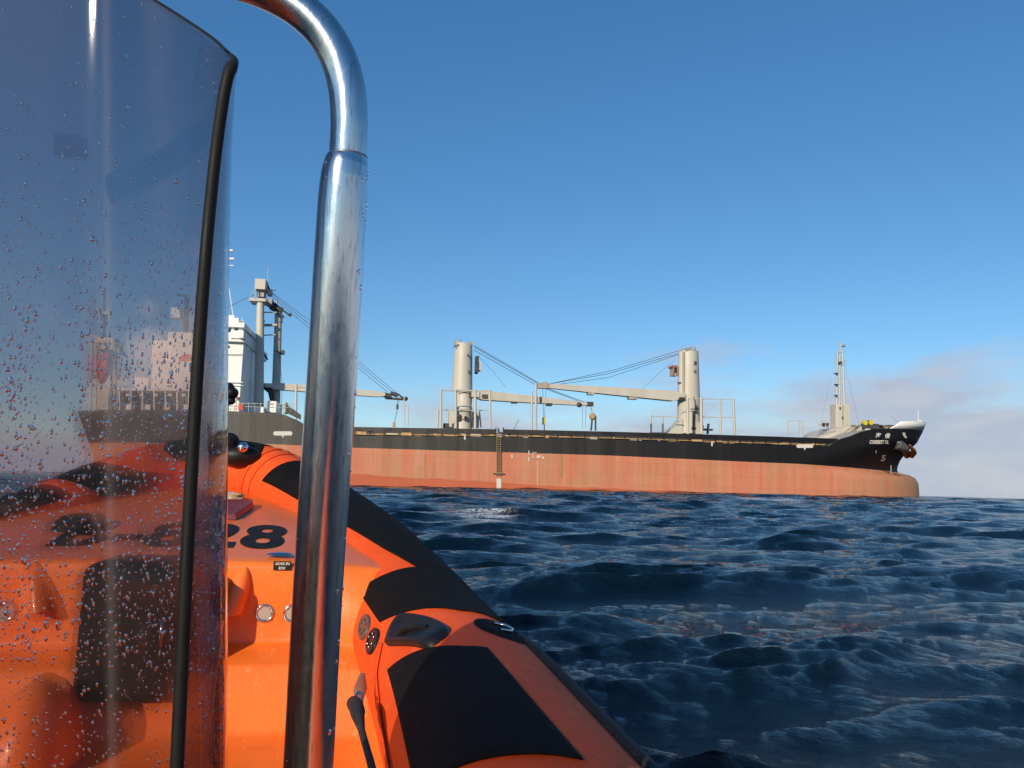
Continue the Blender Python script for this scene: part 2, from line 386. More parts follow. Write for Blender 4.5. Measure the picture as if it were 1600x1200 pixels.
# deck and transom
hs.grid([[a[-1], b[-1]] for a, b in zip(R1, R2)], 2, False)
hs.grid([[R1[0][j], R2[0][j]] for j in range(NROW + 1)], 0, False)
nt.links.new(mixc(hull_m, 0.8, blk, plate.outputs[0], 'MULTIPLY'), nt.nodes['Principled BSDF'].inputs['Base Color'])
red_m = hull_m.copy(); red_m.name = 'hull_red_paint'
def relink_red():
    nt2 = red_m.node_tree
    # the copied tree keeps node names; find the same red output by name
    n = nt2.nodes[red.node.name]
    mm = nt2.nodes.new('ShaderNodeMixRGB'); mm.blend_type = 'MULTIPLY'; mm.inputs[0].default_value = .75
    nt2.links.new(n.outputs[0], mm.inputs[1]); nt2.links.new(nt2.nodes[plate.name].outputs[0], mm.inputs[2])
    nt2.links.new(mm.outputs[0], nt2.nodes['Principled BSDF'].inputs['Base Color']); nt2.nodes['Principled BSDF'].inputs['Roughness'].default_value = .6
relink_red()
cream = varied('crane_paint', (.54, .51, .43), (.46, .42, .33), .5, .35, (1, 1, .15), lo=.42, hi=.75)
cream_d = varied('weathered_crane_paint', (.42, .39, .33), (.30, .26, .20), .6, 1.2, (1, 1, .3))
white = varied('ship_white_paint', (.86, .84, .78), (.80, .75, .65), .5, .25, (1, 1, .2), lo=.5, hi=.8)
darkm = varied('dark_ship_fittings', (.035, .035, .037), (.075, .065, .055), .6, 2)
tan = varied('rusty_tan_fittings', (.55, .38, .17), (.36, .20, .08), .7, 1.5)
yellow = principled('yellow_paint', (.58, .48, .03), .5)
rust = varied('rusty_anchor_paint', (.50, .19, .03), (.32, .09, .02), .75, 2)
wmark = principled('white_marking_paint', (.62, .60, .54), .6)
redp = principled('red_ship_paint', (.60, .07, .05), .5)
glassd = principled('dark_ship_glass', (.02, .025, .03), .12)
deckm = principled('ship_deck_paint', (.40, .37, .30), .7)
hull = hs.build('hull', [hull_m, red_m, deckm], ship)

# lettering and marks on the plating
def hull_hit(px, py):
    lo, hi = 0.0, HB
    for _ in range(24):
        md = (lo + hi) / 2; p = sp(px, py, md)
        if hull_t(p.x, p.z) > md and p.x < s_stem(p.z): lo = md
        else: hi = md
    p = sp(px, py, lo); return (p.x, p.z)
def hull_mark(name, shapes, mt, off=0.07, lab=None):
    b = MB()
    for vs, fs in shapes:
        b.add([(s, hull_t(s, z) - off, z) for s, z in vs], fs)
    o = b.build(name, mt, hull)
    if lab: o['label'] = lab
    return o
def pxtext(txt, x0, y0, x1, y1, t, bold=0.03, slant=0.0, spacing=1.0):
    v, f, asp = text_verts(txt, bold, 3, spacing)
    return [hull_hit(x0 + (x1 - x0) * x + slant * y * (y1 - y0), y1 + (y0 - y1) * y) for x, y in v], f
hull_mark('ship_name', [pxtext('COREBEST OL', 1357.5, 687.8, 1387.5, 693.8, 6, .035, .12)], wmark, .22, 'white ship name COREBEST OL in capitals')
hull_mark('ship_name', [pxtext('海', 1366.5, 676.3, 1374.5, 684.3, 6, .03, .2)], wmark, .22, 'first white Chinese character of the ship name')
hull_mark('ship_name', [pxtext('倍', 1381, 676.8, 1389, 684.8, 7, .03, .2)], wmark, .22, 'second white Chinese character of the ship name')
def quad(x0, y0, x1, y1, t=0):
    return [hull_hit(x, y) for x, y in ((x0, y1), (x1, y1), (x1, y0), (x0, y0))], [(0, 1, 2, 3)]
def poly(pts, t=0):
    return [hull_hit(x, y) for x, y in pts], [tuple(range(len(pts)))]
hull_mark('draught_mark', [quad(1368, 703.5, 1369.2, 708.5, 6)], wmark)
hull_mark('bulb_symbol', [pxtext('5', 1375.5, 711, 1382, 720.5, 9, .02, .25)], wmark, .12)
hull_mark('draught_scale', [quad(1391, 727, 1392.2, 741, 11)], wmark, .12)
def tug(x0, x1, y0, y1):
    n = 6; pts = []
    r_ = (y1 - y0) / 2; cy = (y0 + y1) / 2
    for k in range(n + 1): a = R(90 + 180 * k / n); pts.append((x0 + r_ + r_ * math.cos(a), cy + r_ * math.sin(a)))
    for k in range(n + 1): a = R(270 + 180 * k / n); pts.append((x1 - r_ + r_ * math.cos(a), cy + r_ * math.sin(a)))
    cx = (x0 + x1) / 2
    return [poly(pts), poly([(cx - 2, y1 - .3), (cx + 2, y1 - .3), (cx + .8, y1 + 2.2), (cx, y1 + 4), (cx - .8, y1 + 2.2)])]
hull_mark('tug_push_mark', tug(1244, 1270.5, 694.3, 699.8), wmark)
hull_mark('tug_push_mark', tug(427, 457, 674, 680.5), wmark)
hull_mark('draught_mark', [quad(725, 680.5, 727.5, 687)], wmark); hull_mark('draught_mark', [quad(1111, 690, 1113.5, 697)], wmark)
hull_mark('draught_mark', [quad(799, 710, 801, 716)], wmark)
ll = [quad(825.5, 704, 827, 710.5), quad(825.5, 714, 827, 721)]
ll += [quad(832, 706, 833.2, 716), quad(835, 706.5, 838, 707.5), quad(838.5, 711.5, 843.5, 715.5), quad(845.5, 711, 846.8, 715), quad(847.5, 713.5, 850, 717)]
for q_ in (ll[:2], ll[2:4], ll[4:5], ll[5:]): hull_mark('load_line_mark', q_, wmark)
dm = [quad(839.2, 720, 840.6, 760)]
for k in range(9): dm.append(quad(838.4, 722 + k * 4.2, 841.4, 723.4 + k * 4.2))
hull_mark('draught_scale', dm, principled('faded_marking_paint', (.62, .42, .30), .6))
hull_mark('boarding_mark', [quad(775.8, 748, 783, 764)], wmark)
rs = [quad(x, y, x + wd, y + hh) for x, y, wd, hh in [(663, 709, 2.2, 43), (875, 712, 4, 34), (1108, 724, 1.5, 42), (1240, 727, .9, 40), (1335, 734, .9, 40)]]
rsm = varied('rust_streaks', (.36, .21, .07), (.42, .20, .10), .7, .6, (1, 1, .3))
for q_ in rs: hull_mark('rust_streak', [q_], rsm, .05)

# bulwark band over the open gap
bw = MB()
pieces = [(487, 774), (787, 1309)]
bo = [sp(486, 671.5), sp(550, 673), sp(800, 677.5), sp(960, 681.3), sp(1180, 689), sp(1309, 693)]
btop = [sp(486, 665), sp(550, 667), sp(800, 671), sp(960, 674.5), sp(1180, 681), sp(1309, 685.3)]
fb = lambda s: interp(s, [p.x for p in bo], [p.z for p in bo]); ft = lambda s: interp(s, [p.x for p in btop], [p.z for p in btop])
for a, b in pieces:
    bw = MB(); xa, xb = sp(a, 670).x, sp(b, 670).x; n = 40
    for j in range(n):
        s0 = xa + (xb - xa) * j / n; s1 = xa + (xb - xa) * (j + 1) / n
        v = [(s0, .05, fb(s0)), (s1, .05, fb(s1)), (s1, .05, ft(s1)), (s0, .05, ft(s0)), (s0, .2, fb(s0)), (s1, .2, fb(s1)), (s1, .2, ft(s1)), (s0, .2, ft(s0))]
        bw.add(v, [(0, 1, 2, 3), (7, 6, 5, 4), (3, 2, 6, 7), (1, 0, 4, 5)])
    xx = xa
    while xx < xb:
        bw.box((xx, .2, z_top(xx)), (xx + .14, .5, fb(xx) + .4)); xx += 2.6
    bul = bw.build('bulwark', [hull_m], ship)
g = MB(); rnd = random.Random(3)
xa, xb = sp(488, 670).x, sp(1306, 690).x; x = xa
while x < xb:
    wd = rnd.uniform(.3, 2.4); z0 = z_top(x); z1 = fb(x)
    if rnd.random() < .78:
        hgt = rnd.uniform(.3, .95) * (z1 - z0); base = z0 + rnd.uniform(0, .3) * (z1 - z0); yy = rnd.uniform(.22, .6)
        g.box((x, yy, base), (x + wd, yy + .35, min(base + hgt, z1 - .02)), rnd.choice([0, 0, 0, 1, 2]))
    x += wd + rnd.uniform(0, .7)
g.path([(xx_, .35, z_top(xx_) + .28) for xx_ in np.linspace(xa, xb, 40)], .09, 6, 0)
g.build('deck_pipework', [tan, darkm, wmark], ship)
for a, b in [(500, 690), (780, 830), (860, 1050), (1110, 1295)]:
    cm = MB(); p, q = sp(a, 680, 4), sp(b, 680, 4); n = 8
    for j in range(n):
        s0 = p.x + (q.x - p.x) * j / n; s1 = p.x + (q.x - p.x) * (j + 1) / n
        cm.box((s0, 4, z_top(s0) - 1), (s1, 22, min(ft(s0), ft(s1)) - .25), 0)
    cm.build('hatch_coaming', darkm, ship)
bk = MB(); 
for j in range(40):
    s0 = xa + (xb - xa) * j / 40; s1 = xa + (xb - xa) * (j + 1) / 40
    bk.box((s0, 2.4, z_top(s0) - 1), (s1, 2.7, fb(s0) + .3))
bk.build('deck_edge_plate', darkm, ship)

def C_(p, q, r1, r2=None, n=10, mi=0): return ('c', p, q, r1, r2, n, mi)
def shipmesh(name, items, mats, parent=ship):
    def shape(it, b):
        if it[0] == 'c': b.cyl(*it[1:4], it[4], it[5], it[6])
        elif it[0] == 'b': b.box(*it[1:])
        elif it[0] == 's': b.ball(it[1], it[2], 10, it[3] if len(it) > 3 else 0)
        elif it[0] == 'l': b.path(it[1], it[2], 6, it[3] if len(it) > 3 else 0)
    boxes = []
    for it in items:        # things that touch one another stay one mesh, loose ones become parts of their own
        m_ = MB(); shape(it, m_); a = np.array(m_.v); boxes.append((a.min(0) - .12, a.max(0) + .12))
    grp = list(range(len(items)))
    for i in range(len(items)):
        for j in range(i):
            if grp[i] != grp[j] and (boxes[i][0] <= boxes[j][1]).all() and (boxes[j][0] <= boxes[i][1]).all():
                g_, h_ = grp[i], grp[j]; grp = [h_ if x == g_ else x for x in grp]
    first = None
    for g_ in sorted(set(grp)):
        b = MB()
        for it, k in zip(items, grp):
            if k == g_: shape(it, b)
        o = b.build(name, mats, parent); first = first or o
    return first
PXM = 1 / FPX
def rad(px_w, t):  # half width in metres of something px_w wide at offset t near the middle of the ship
    return px_w * .5 * (150 + t) / FPX
def bar(x0, y0, x1, y1, t, w_px, mi=0):
    return C_(sp(x0, y0, t), sp(x1, y1, t), rad(w_px, t), None, 6, mi)
def bx(x0, y0, x1, y1, t0, t1, mi=0):
    a = sp(x0, y1, t0); b = sp(x1, y0, t0); return ('b', (a.x, t0, a.z), (b.x, t1, b.z), mi)

CT = HB
# --- crane between the holds, its jib pointing forward
body = []
b = MB()
def post(x, prof, t, n=28):
    """vertical round column through measured (y, half width px) pairs"""
    c = sp(x, prof[0][0], t); pts = []; rs_ = []
    for y, hw in prof: pts.append(Vector((c.x, t, sp(x, y, t).z))); rs_.append(rad(hw * 2, t))
    return pts, rs_
pA, rA = post(724.5, [(537, 12.8), (538, 13.6), (560, 14.4), (611, 16.3)], CT)
b.path(pA, rA, 28, 0)
pA2, rA2 = post(725, [(611, 13.4), (636, 12.8), (637, 14), (641, 14), (642, 13), (658, 13.5), (672, 14.5)], CT); b.path(pA2, rA2, 28, 0)
craneA = b.build('deck_crane', [cream], ship); craneA['label'] = 'grey crane column with jib lowered forward, between the holds'
shipmesh('jib', [], cream, craneA) if False else None
def jib(parent, root, tip, h0, h1, w0, w1, mats):
    """tapered box girder with two side plates, from root to tip"""
    root = Vector(root); tip = Vector(tip); d = (tip - root).normalized(); up = Vector((0, 0, 1)); up = (up - d * up.dot(d)).normalized()
    j = MB(); rows = []
    for t, hh, ww in [(0, h0 * .55, w0), (.06, h0, w0), (.5, (h0 + h1) * .53, (w0 + w1) / 2), (.93, h1, w1), (1, h1 * .5, w1)]:
        c = root.lerp(tip, t)
        rows.append([c + up * hh / 2 + Vector((0, -ww / 2, 0)), c - up * hh / 2 + Vector((0, -ww / 2, 0)), c - up * hh / 2 + Vector((0, ww / 2, 0)), c + up * hh / 2 + Vector((0, ww / 2, 0)), c + up * hh / 2 + Vector((0, -ww / 2, 0))])
    j.grid(rows, 0, False)
    j.box(root.lerp(tip, 0) - Vector((.8, w0 * .62, h0 * .3)), root + Vector((.8, w0 * .62, h0 * .3)), 0)
    o = j.build('jib', mats, parent)
    return o
PXM2 = (150 + CT) / FPX
jA = jib(craneA, sp(742, 617, CT - 1.2), sp(921, 632, CT - 1.2), 1.9, .75, 2.2, 1.2, [cream])
shipmesh('sheave_block', [('s', sp(905, 632.5, CT - 2), .55), ('b', sp(918, 634, CT - 2.0), sp(925, 629, CT - .6)), ('b', sp(753, 622.5, CT - 2.4), sp(762, 616.5, CT - 2.25)),
    ('b', sp(800, 629.5, CT - 2), sp(807, 627, CT - .5)), ('b', sp(855, 633.5, CT - 2), sp(861, 631, CT - .5))], [darkm], jA)
shipmesh('operator_cab', [bx(743, 556, 748.5, 582, CT - 1.2, CT + 1.2), bx(745.5, 566, 752, 578, CT - 1, CT + 1, 1), bar(741, 582, 750, 580, CT, 1)], [darkm, cream], craneA)
shipmesh('crane_top_gear', [bx(711, 531, 718, 539, CT - 1, CT + 1), bar(709, 543, 717, 538, CT - 1.5, 1.6, 1), bx(728, 534.5, 739, 538.5, CT - 1, CT + 1.2), bar(720, 529.5, 720, 538, CT, .8, 1)], [cream_d, darkm], craneA)
shipmesh('pedestal_fittings', [bx(714, 647, 719.5, 656, CT - 2.3, CT - 1.5, 1), bx(725.5, 650, 727.5, 657, CT - 2.2, CT - 1.6, 1), bx(728, 650, 729.6, 657, CT - 2.2, CT - 1.6, 1), bar(714, 641, 740, 641, CT - 2, 1.2), bar(714, 612.6, 741, 612.6, CT - 2, 1.2, 1),
    bx(733.5, 613, 739.5, 620, CT - 2.2, CT - 1, 1), bx(730, 553.5, 733, 555.5, CT - 2.2, CT - 1.9, 1), bx(732, 578, 734, 583, CT - 2.25, CT - 1.9, 1), bar(712, 656, 712, 670, CT - 2, 2.5, 1), bx(737, 643, 741, 668, CT - 2.1, CT - 1.5, 1), bar(749, 643, 751.5, 668, CT, 2.4, 1), bx(742, 645, 749, 668, CT, CT + 2), bx(701, 642, 711, 669, CT, CT + 3), bx(693, 661.5, 702, 668, CT - 3, CT - 1, 1)], [cream, darkm], craneA)
cabA = [('l', [sp(741, 540, CT), sp(790, 568, CT), sp(846, 601, CT - .4)], .055), ('l', [sp(741, 542, CT - 1), sp(850, 605, CT - 1), sp(918, 630, CT - 1)], .06), ('l', [sp(741, 547, CT), sp(838, 602, CT), sp(915, 631, CT - 1)], .055), ('l', [sp(748, 557, CT), sp(770, 580, CT), sp(791, 606, CT)], .03)]
shipmesh('cable', cabA, darkm, craneA)
shipmesh('hook_block', [bar(915, 634, 915, 668, CT - 1, .5, 1), bar(910, 634, 910, 668, CT - 1, .5, 1), ('s', sp(926, 651, CT - 1), .75), bx(924.5, 648, 930.5, 655, CT - 1.3, CT - .6, 0), bar(925.5, 652, 923.5, 673, CT - 1, 3, 1), bar(930.5, 650, 930.5, 673, CT - 1, 3, 1), bar(924, 637, 925.5, 648, CT - 1, 1.2, 0)], [tan, darkm], craneA)

# --- forward crane, its jib pointing aft
b = MB(); pB, rB = post(1076, [(549, 15.2), (550, 15.6), (585, 16.8), (620, 18), (650, 18.2), (678, 21)], CT); b.path(pB, rB, 28, 0)
b.path(*post(1065, [(550, 5), (622, 6)], CT - 1.3), 12, 0)
# flared foot
a_, b_ = sp(1040, 678, CT - 1), sp(1064, 655, CT - 1); b.add([(a_.x, CT - 2, a_.z), (b_.x, CT - 2, a_.z), (b_.x, CT - 2, b_.z), (a_.x, CT + 2, a_.z), (b_.x, CT + 2, a_.z), (b_.x, CT + 2, b_.z)], [(0, 1, 2), (5, 4, 3), (0, 2, 5, 3)])
craneB = b.build('deck_crane', [cream], ship); craneB['label'] = 'forward grey crane column with jib pointing aft'
jB = jib(craneB, sp(1062, 620, CT - 1.2), sp(846, 602.5, CT - 1.2), 2.1, .9, 2.2, 1.3, [cream])
shipmesh('sheave_block', [('b', sp(841, 606, CT - 1.9), sp(857, 600, CT - .5)), ('s', sp(851, 600, CT - 1.2), .55), ('b', sp(919, 616.5, CT - 2), sp(926, 613.5, CT - .6)), ('b', sp(983, 623.5, CT - 2), sp(993, 618.5, CT - .6))], [cream_d], jB)
shipmesh('operator_cab', [bx(1052.5, 572, 1061, 586, CT - 1.5, CT + 1, 1), bx(1051, 570.5, 1059, 573, CT - 1.7, CT + 1.2, 0), bx(1058, 573, 1060, 585, CT - 1.75, CT - 1.5, 0), bx(1052, 573, 1053.5, 585, CT - 1.75, CT - 1.5, 0), bx(1053.5, 574.5, 1057.5, 582, CT - 1.7, CT - 1.5, 2), bar(1052, 587, 1064, 588, CT - 1.5, 1.5, 1)], [principled('faded_red_cab_paint', (.38, .17, .13), .6), cream_d, glassd], craneB)
shipmesh('crane_top_gear', [bar(1063, 545, 1063, 556, CT - 1, 2), bar(1067, 545, 1067, 552, CT - 1, 1.4, 1), bar(1070, 547, 1086, 547, CT - 2, 1), bar(1072, 545.5, 1083, 541.5, CT, 1), bar(1083, 541.5, 1086, 549, CT, 1), bar(1083, 537, 1083, 548, CT, .7), bx(1074, 543, 1079, 549, CT - 1, CT + 1), bar(1080, 543, 1080, 549, CT, 1, 1), bar(1086, 543, 1087, 550, CT - 1, 1, 1)], [cream_d, darkm], craneB)
def cr_text(txt, x0, y0, x1, y1, t):
    v, f, asp = text_verts(txt, .02, 3); a = sp(x0, y1, t); b2 = sp(x1, y0, t)
    c0 = pB[0].x; rr_ = rad(2 * 16.4, CT); out = []
    for x, y in v:
        X_ = a.x + (b2.x - a.x) * x; dxx = max(-.99, min(.99, (X_ - c0) / rr_)); out.append((X_, CT - rr_ * math.sqrt(1 - dxx * dxx) - .08, a.z + (b2.z - a.z) * y))
    return out, f
m_ = MB(); v, f = cr_text('海', 1082.5, 564, 1088.5, 573, CT - 1.8); m_.add(v, f); v, f = cr_text('倍', 1082.5, 577.5, 1088, 584, CT - 1.8); m_.add(v, f); m_.build('lettering', principled('brown_lettering', (.10, .04, .03), .6), craneB)
shipmesh('pedestal_fittings', [bar(1058, 598, 1064, 598, CT - 2, 2, 1), bar(1061, 622, 1070, 622, CT - 2.6, 3.2, 1), bar(1061, 641, 1094, 643, CT - 2.4, 1), bar(1084, 620, 1087, 632, CT - 2.6, 1.6, 1), bar(1086, 632, 1086, 646, CT - 2.6, 1.2, 1), bx(1087, 634, 1090.5, 645, CT - 2.6, CT - 2.2, 1), bar(1085, 648, 1084, 668, CT - 2.7, 2.2, 1), bx(1081, 668, 1092, 671, CT - 2.8, CT - 2.2, 1), bx(1088, 660, 1095, 678, CT - 2.9, CT - 2.0),
    bar(1107, 662, 1105.5, 678, CT - 3, 4, 1), bx(1100, 670, 1114, 672.5, CT - 3.2, CT - 2.5, 1), bar(1098.5, 664, 1098.5, 669, CT - 3, 2, 1), bar(1017, 660, 1017.5, 677, CT - 4, 3, 2), bar(1035.5, 658, 1035.5, 677, CT - 4, 3, 2), bar(1015, 677, 1041, 677, CT - 4, 4, 2)], [cream, darkm, principled('blue_grey_winch', (.10, .11, .15), .5)], craneB)
cabB = [('l', [sp(1061, 548, CT), sp(960, 578, CT), sp(862, 599, CT - .4)], .055), ('l', [sp(1061, 552, CT), sp(950, 584, CT), sp(858, 600, CT - .4)], .06), ('l', [sp(1061, 554, CT - .8), sp(950, 590, CT), sp(870, 601, CT - .4)], .05), ('l', [sp(1055, 562, CT), sp(1025, 587, CT), sp(1002, 610, CT)], .03)]
shipmesh('cable', cabB, darkm, craneB)
shipmesh('hook_block', [('l', [sp(848, 605, CT - 1), sp(849.5, 652, CT - 1)], .04, 1), ('l', [sp(853, 605, CT - 1), sp(851, 652, CT - 1)], .04, 1), bx(848, 652, 852.5, 663, CT - 1.3, CT - .6, 0), bar(850.5, 662, 850.5, 672, CT - 1, 1.6, 1)], [principled('yellow_hook_paint', (.55, .40, .05), .6), darkm], craneB)

# --- after crane on twin legs
lg = [C_(sp(404, 645, 10), sp(407, 472, 10), rad(16, 10) * .95, rad(11, 10), 16), C_(sp(430.5, 645, 14), sp(435, 490, 14), rad(14, 14) * .95, rad(11, 14), 16)]
legs = shipmesh('deck_crane', lg, [cream], ship); legs['label'] = 'after crane on two tall round legs beside the accommodation'
shipmesh('cross_tie', [bar(408, 488, 433, 488, 12, 2), bar(407, 508, 433, 508, 12, 4.5), bar(408, 524, 431, 523, 12, 2), bar(405, 598, 421, 610, 12, 9, 1), bar(421, 606, 429, 640, 12, 8, 1), bar(409, 495, 413, 503, 12, 3, 1), bar(433, 503, 441, 504, 12, 1.4, 1), bar(441, 492, 441, 504, 12, 1.2, 1), bar(431, 548, 440, 552, 12, 2, 1), bx(438, 547, 444, 553, 12, 13, 1), bar(405, 533, 411, 545, 11, 3, 1), bar(410, 550, 418, 562, 13, 3, 1)], [cream, darkm], legs)
shipmesh('crane_head', [bx(397.5, 436, 415, 451, 9, 13), bx(402, 451, 413, 463, 10, 12, 2), bar(399, 451, 399, 468, 9, 1.5), bar(415, 447, 415, 470, 11, 2.5), bx(389, 466.5, 415, 469.5, 9, 13), bar(389, 467, 397, 452, 9, 1), bar(419, 416, 418, 447, 11, .9), bx(417, 452, 424, 460, 11, 13), bar(424, 453, 431, 454, 12, 1.2),
    bar(417, 444, 421, 452, 12, 3, 1), bar(417, 472, 430, 480, 13, 12, 1), bar(424, 478, 440, 487, 13, 13, 1), bar(438, 482, 452, 492, 12, 3, 1), bar(436, 488, 443, 496, 12, 4, 1), ('s', sp(453, 492, 12), .35, 1), bx(430, 468, 433, 474, 12, 13), bx(418, 466, 425, 476, 11, 13, 2)], [cream, darkm, cream_d], legs)
jC = jib(legs, sp(421, 603, CT - 1), sp(602, 617, CT - 1), 1.3, 1.1, 1.8, 1.3, [cream])
shipmesh('sheave_block', [bar(600, 617, 612, 620, CT - 1, 9), bar(610, 614, 622, 618, CT - 1, 7), bar(602, 622, 632, 624, CT - 1, 4), bar(622, 616, 633, 624, CT - 1, 3), ('s', sp(634, 623, CT - 1), .45)], [darkm], jC)
shipmesh('hook_block', [bar(622, 625, 621, 638, CT - 1, 1.2), bx(619, 632, 623, 639, CT - 1.3, CT - .7), ('l', [sp(621, 638, CT - 1), sp(616, 662, CT - 1)], .06), bx(613.5, 659, 618.5, 667, CT - 1.2, CT - .8, 1)], [darkm, tan], legs)
shipmesh('cable', [('l', [sp(424, 458, 12), sp(480, 504, 12), sp(612, 612, 12)], .05), ('l', [sp(426, 464, 12), sp(480, 510, 12), sp(606, 613, 12)], .05), ('l', [sp(418, 452, 12), sp(480, 498, 12), sp(620, 614, 12)], .045), ('l', [sp(398, 460, 11), sp(380, 468, 11), sp(340, 488, 11)], .045), ('l', [sp(440, 500, 12), sp(437, 560, 12), sp(441, 600, 12), sp(440, 640, 12)], .035)], darkm, legs)
shipmesh('deckhouse', [bx(417, 627, 432, 644, 8, 16), bx(396, 636, 412, 645, 6, 12)], [white], legs)

# --- frames, jib rests
def frame(items, lab=None):
    o = shipmesh('vent_post_frame', items, [cream], ship)
    if lab: o['label'] = lab
frame([bar(689, 609, 689, 669, 6, 4), bar(712, 609, 712.5, 669, 6, 4), bar(742.5, 609, 742.5, 669, 6, 4.4), bar(765.5, 609, 766, 669, 6, 3.6), bar(688, 610, 768, 610.5, 6, 2), bar(684, 640.5, 768, 641.5, 8, 1.4), bar(684.5, 640, 683.5, 669, 8, 3.4)], 'pale square post frame around the crane between the holds')
frame([bar(1074, 622, 1075, 678, 6, 4.5), bar(1095.5, 622, 1096, 678, 6, 5), bar(1125, 622, 1125.5, 679, 7, 3.6), bar(1145.5, 622, 1148, 679, 7, 4), bar(1071, 623, 1147, 623.5, 7, 1.6), bar(1096, 651.5, 1147, 652, 7, 1.6), bar(1017, 650, 1062, 651.5, 8, 1.6), bar(1017, 649, 1017, 662, 8, 2.6), bar(1035.5, 649, 1035.5, 662, 8, 2.6)], 'pale square post frame around the forward crane')
frame([bar(831, 611, 831, 672, 9, 3), bar(837.5, 600, 837.5, 672, 9, 3.6), bar(831, 622, 838, 622, 9, 1.4)], 'tall twin post rest under the jib tips')
frame([bar(631.5, 621, 632, 666, 9, 1.8), bar(638, 634, 637.5, 666, 9, 1.8), bar(631.5, 634, 638, 634, 9, 1.4)])
frame([bar(1231.5, 657, 1231.5, 684, 9, 1.6), bar(1248.5, 657, 1248.5, 684, 9, 1.6), bar(1254, 657, 1254, 684, 9, 1.6), bar(1231, 657.3, 1255, 657.3, 9, 1.2)])
frame([bar(463, 600, 462, 662, 8, 4), bar(463, 603, 480, 606, 8, 3)])
shipmesh('boarding_gate', [bx(774, 668, 776, 682, .1, .5), bx(785.5, 668, 788, 682, .1, .5), bar(802, 672, 811, 655, 6, .8)], [darkm], ship)

# --- foremast and forecastle
fmx = [bar(1306.3, 668, 1308.5, 550, CT, 3.4), bar(1319.5, 640, 1316.5, 550, CT, 3.4), bar(1309, 549.5, 1317, 549.5, CT, 3), bar(1313, 549, 1313, 534, CT, 2), bar(1313, 539.5, 1319, 540, CT, 2.5)]
for k in range(9): y = 560 + k * 10; fmx.append(bar(1306.8 + (k % 2), y, 1317.5, y + (.8 if k % 2 else -.8), CT, 1.3))
for k in range(8): y = 556 + k * 11; fmx.append(bar(1312, y, 1312, y + 11.5, CT, 2.6))
mast = shipmesh('foremast', fmx, [cream], ship)
shipmesh('mast_house', [bx(1308, 632, 1327.5, 668, CT - 1.2, CT + 1.5), bar(1306.5, 668, 1306.5, 632, CT - 1, 2.5), bx(1312, 636, 1314, 640, CT - 1.3, CT - 1.2, 1), bx(1316, 651, 1318, 655, CT - 1.3, CT - 1.2, 1), bar(1317, 633, 1317, 664, CT - 1.5, .7, 1), bar(1323, 638, 1323, 664, CT - 1.5, .7)], [cream, darkm], mast)
hb_ = MB()
q0, q1, q2, q3 = sp(1268, 690, 8), sp(1298, 671, 8), sp(1340, 663, 8), sp(1362, 676, 8); q4 = sp(1316, 694, 8)
hb_.add([q0, q4, q3, q2, q1] + [p + Vector((0, 9, 0)) for p in (q0, q4, q3, q2, q1)], [(0, 1, 2, 3, 4), (0, 4, 9, 5), (4, 3, 8, 9), (3, 2, 7, 8)])
mh = hb_.build('forecastle_house', [cream], ship)
shipmesh('stairs_and_rails', [bar(1314, 684, 1345, 660, 7.5, .9, 0), bar(1330, 676, 1344, 664, 7.5, 1, 1), bar(1276, 680, 1306, 672, 7.5, .7, 1), bar(1318, 675, 1340, 660, 7.6, .8), bar(1330, 664, 1340, 667, 7.5, 1.3, 1)] + [bar(x_, 656 + (1296 - x_) * .15, x_, 672, 7.8, 1, 0) for x_ in (1279, 1284, 1290, 1296)] + [bar(1279, 660 + 4 * k, 1297, 657 + 4 * k, 7.8, .9, k % 2) for k in range(4)] + [bx(1287, 661, 1295, 667, 8.2, 9, 1)], [cream, darkm], mh)
shipmesh('mast_stays', [('l', [sp(1307, 552, CT), sp(1283, 660, CT - 3)], .03), ('l', [sp(1316, 552, CT), sp(1342, 662, CT + 3)], .03), bar(1390, 650, 1402, 658, CT, .6)], [cream_d], mast)
shipmesh('mast_fittings', [bar(1314, 564, 1323, 564, CT, .8), bx(1317, 538.5, 1320.5, 541.5, CT, CT + .4, 1), bx(1306, 582.5, 1310, 584, CT - .8, CT, 1), bx(1306, 600, 1310, 601.5, CT - .8, CT, 1), bx(1312, 565, 1316, 568, CT - .8, CT, 1), bx(1306, 617, 1309, 618.5, CT - .8, CT, 1)], [cream_d, darkm], mast)
wl = MB()
for x_, y_ in [(1352.5, 660.5), (1361.5, 660)]:
    c = sp(x_, y_, 8); wl.cyl(c, c + Vector((0, .9, 0)), rad(8.4, 8), None, 14, 0)
wl.box(*[sp(1350, 669, 8.3), sp(1368, 663, 9.5)], 1); wl.box(sp(1356, 662, 8.2), sp(1360, 657.5, 9), 1)
rnd = random.Random(5)
for k in range(16):
    x_ = rnd.uniform(1362, 1392); y_ = rnd.uniform(664, 670); wl.box(sp(x_, 672, 8.4), sp(x_ + rnd.uniform(1.5, 3.5), y_, 9.6), rnd.choice([1, 1, 2, 3]))
wl.add([sp(1346.5, 660, 7), sp(1352, 671, 7), sp(1346.5, 671, 7), sp(1346.5, 660, 7.4), sp(1352, 671, 7.4), sp(1346.5, 671, 7.4)], [(0, 2, 1), (3, 4, 5), (0, 1, 4, 3)], 1)
wl.build('windlass', [yellow, darkm, cream, tan], ship)
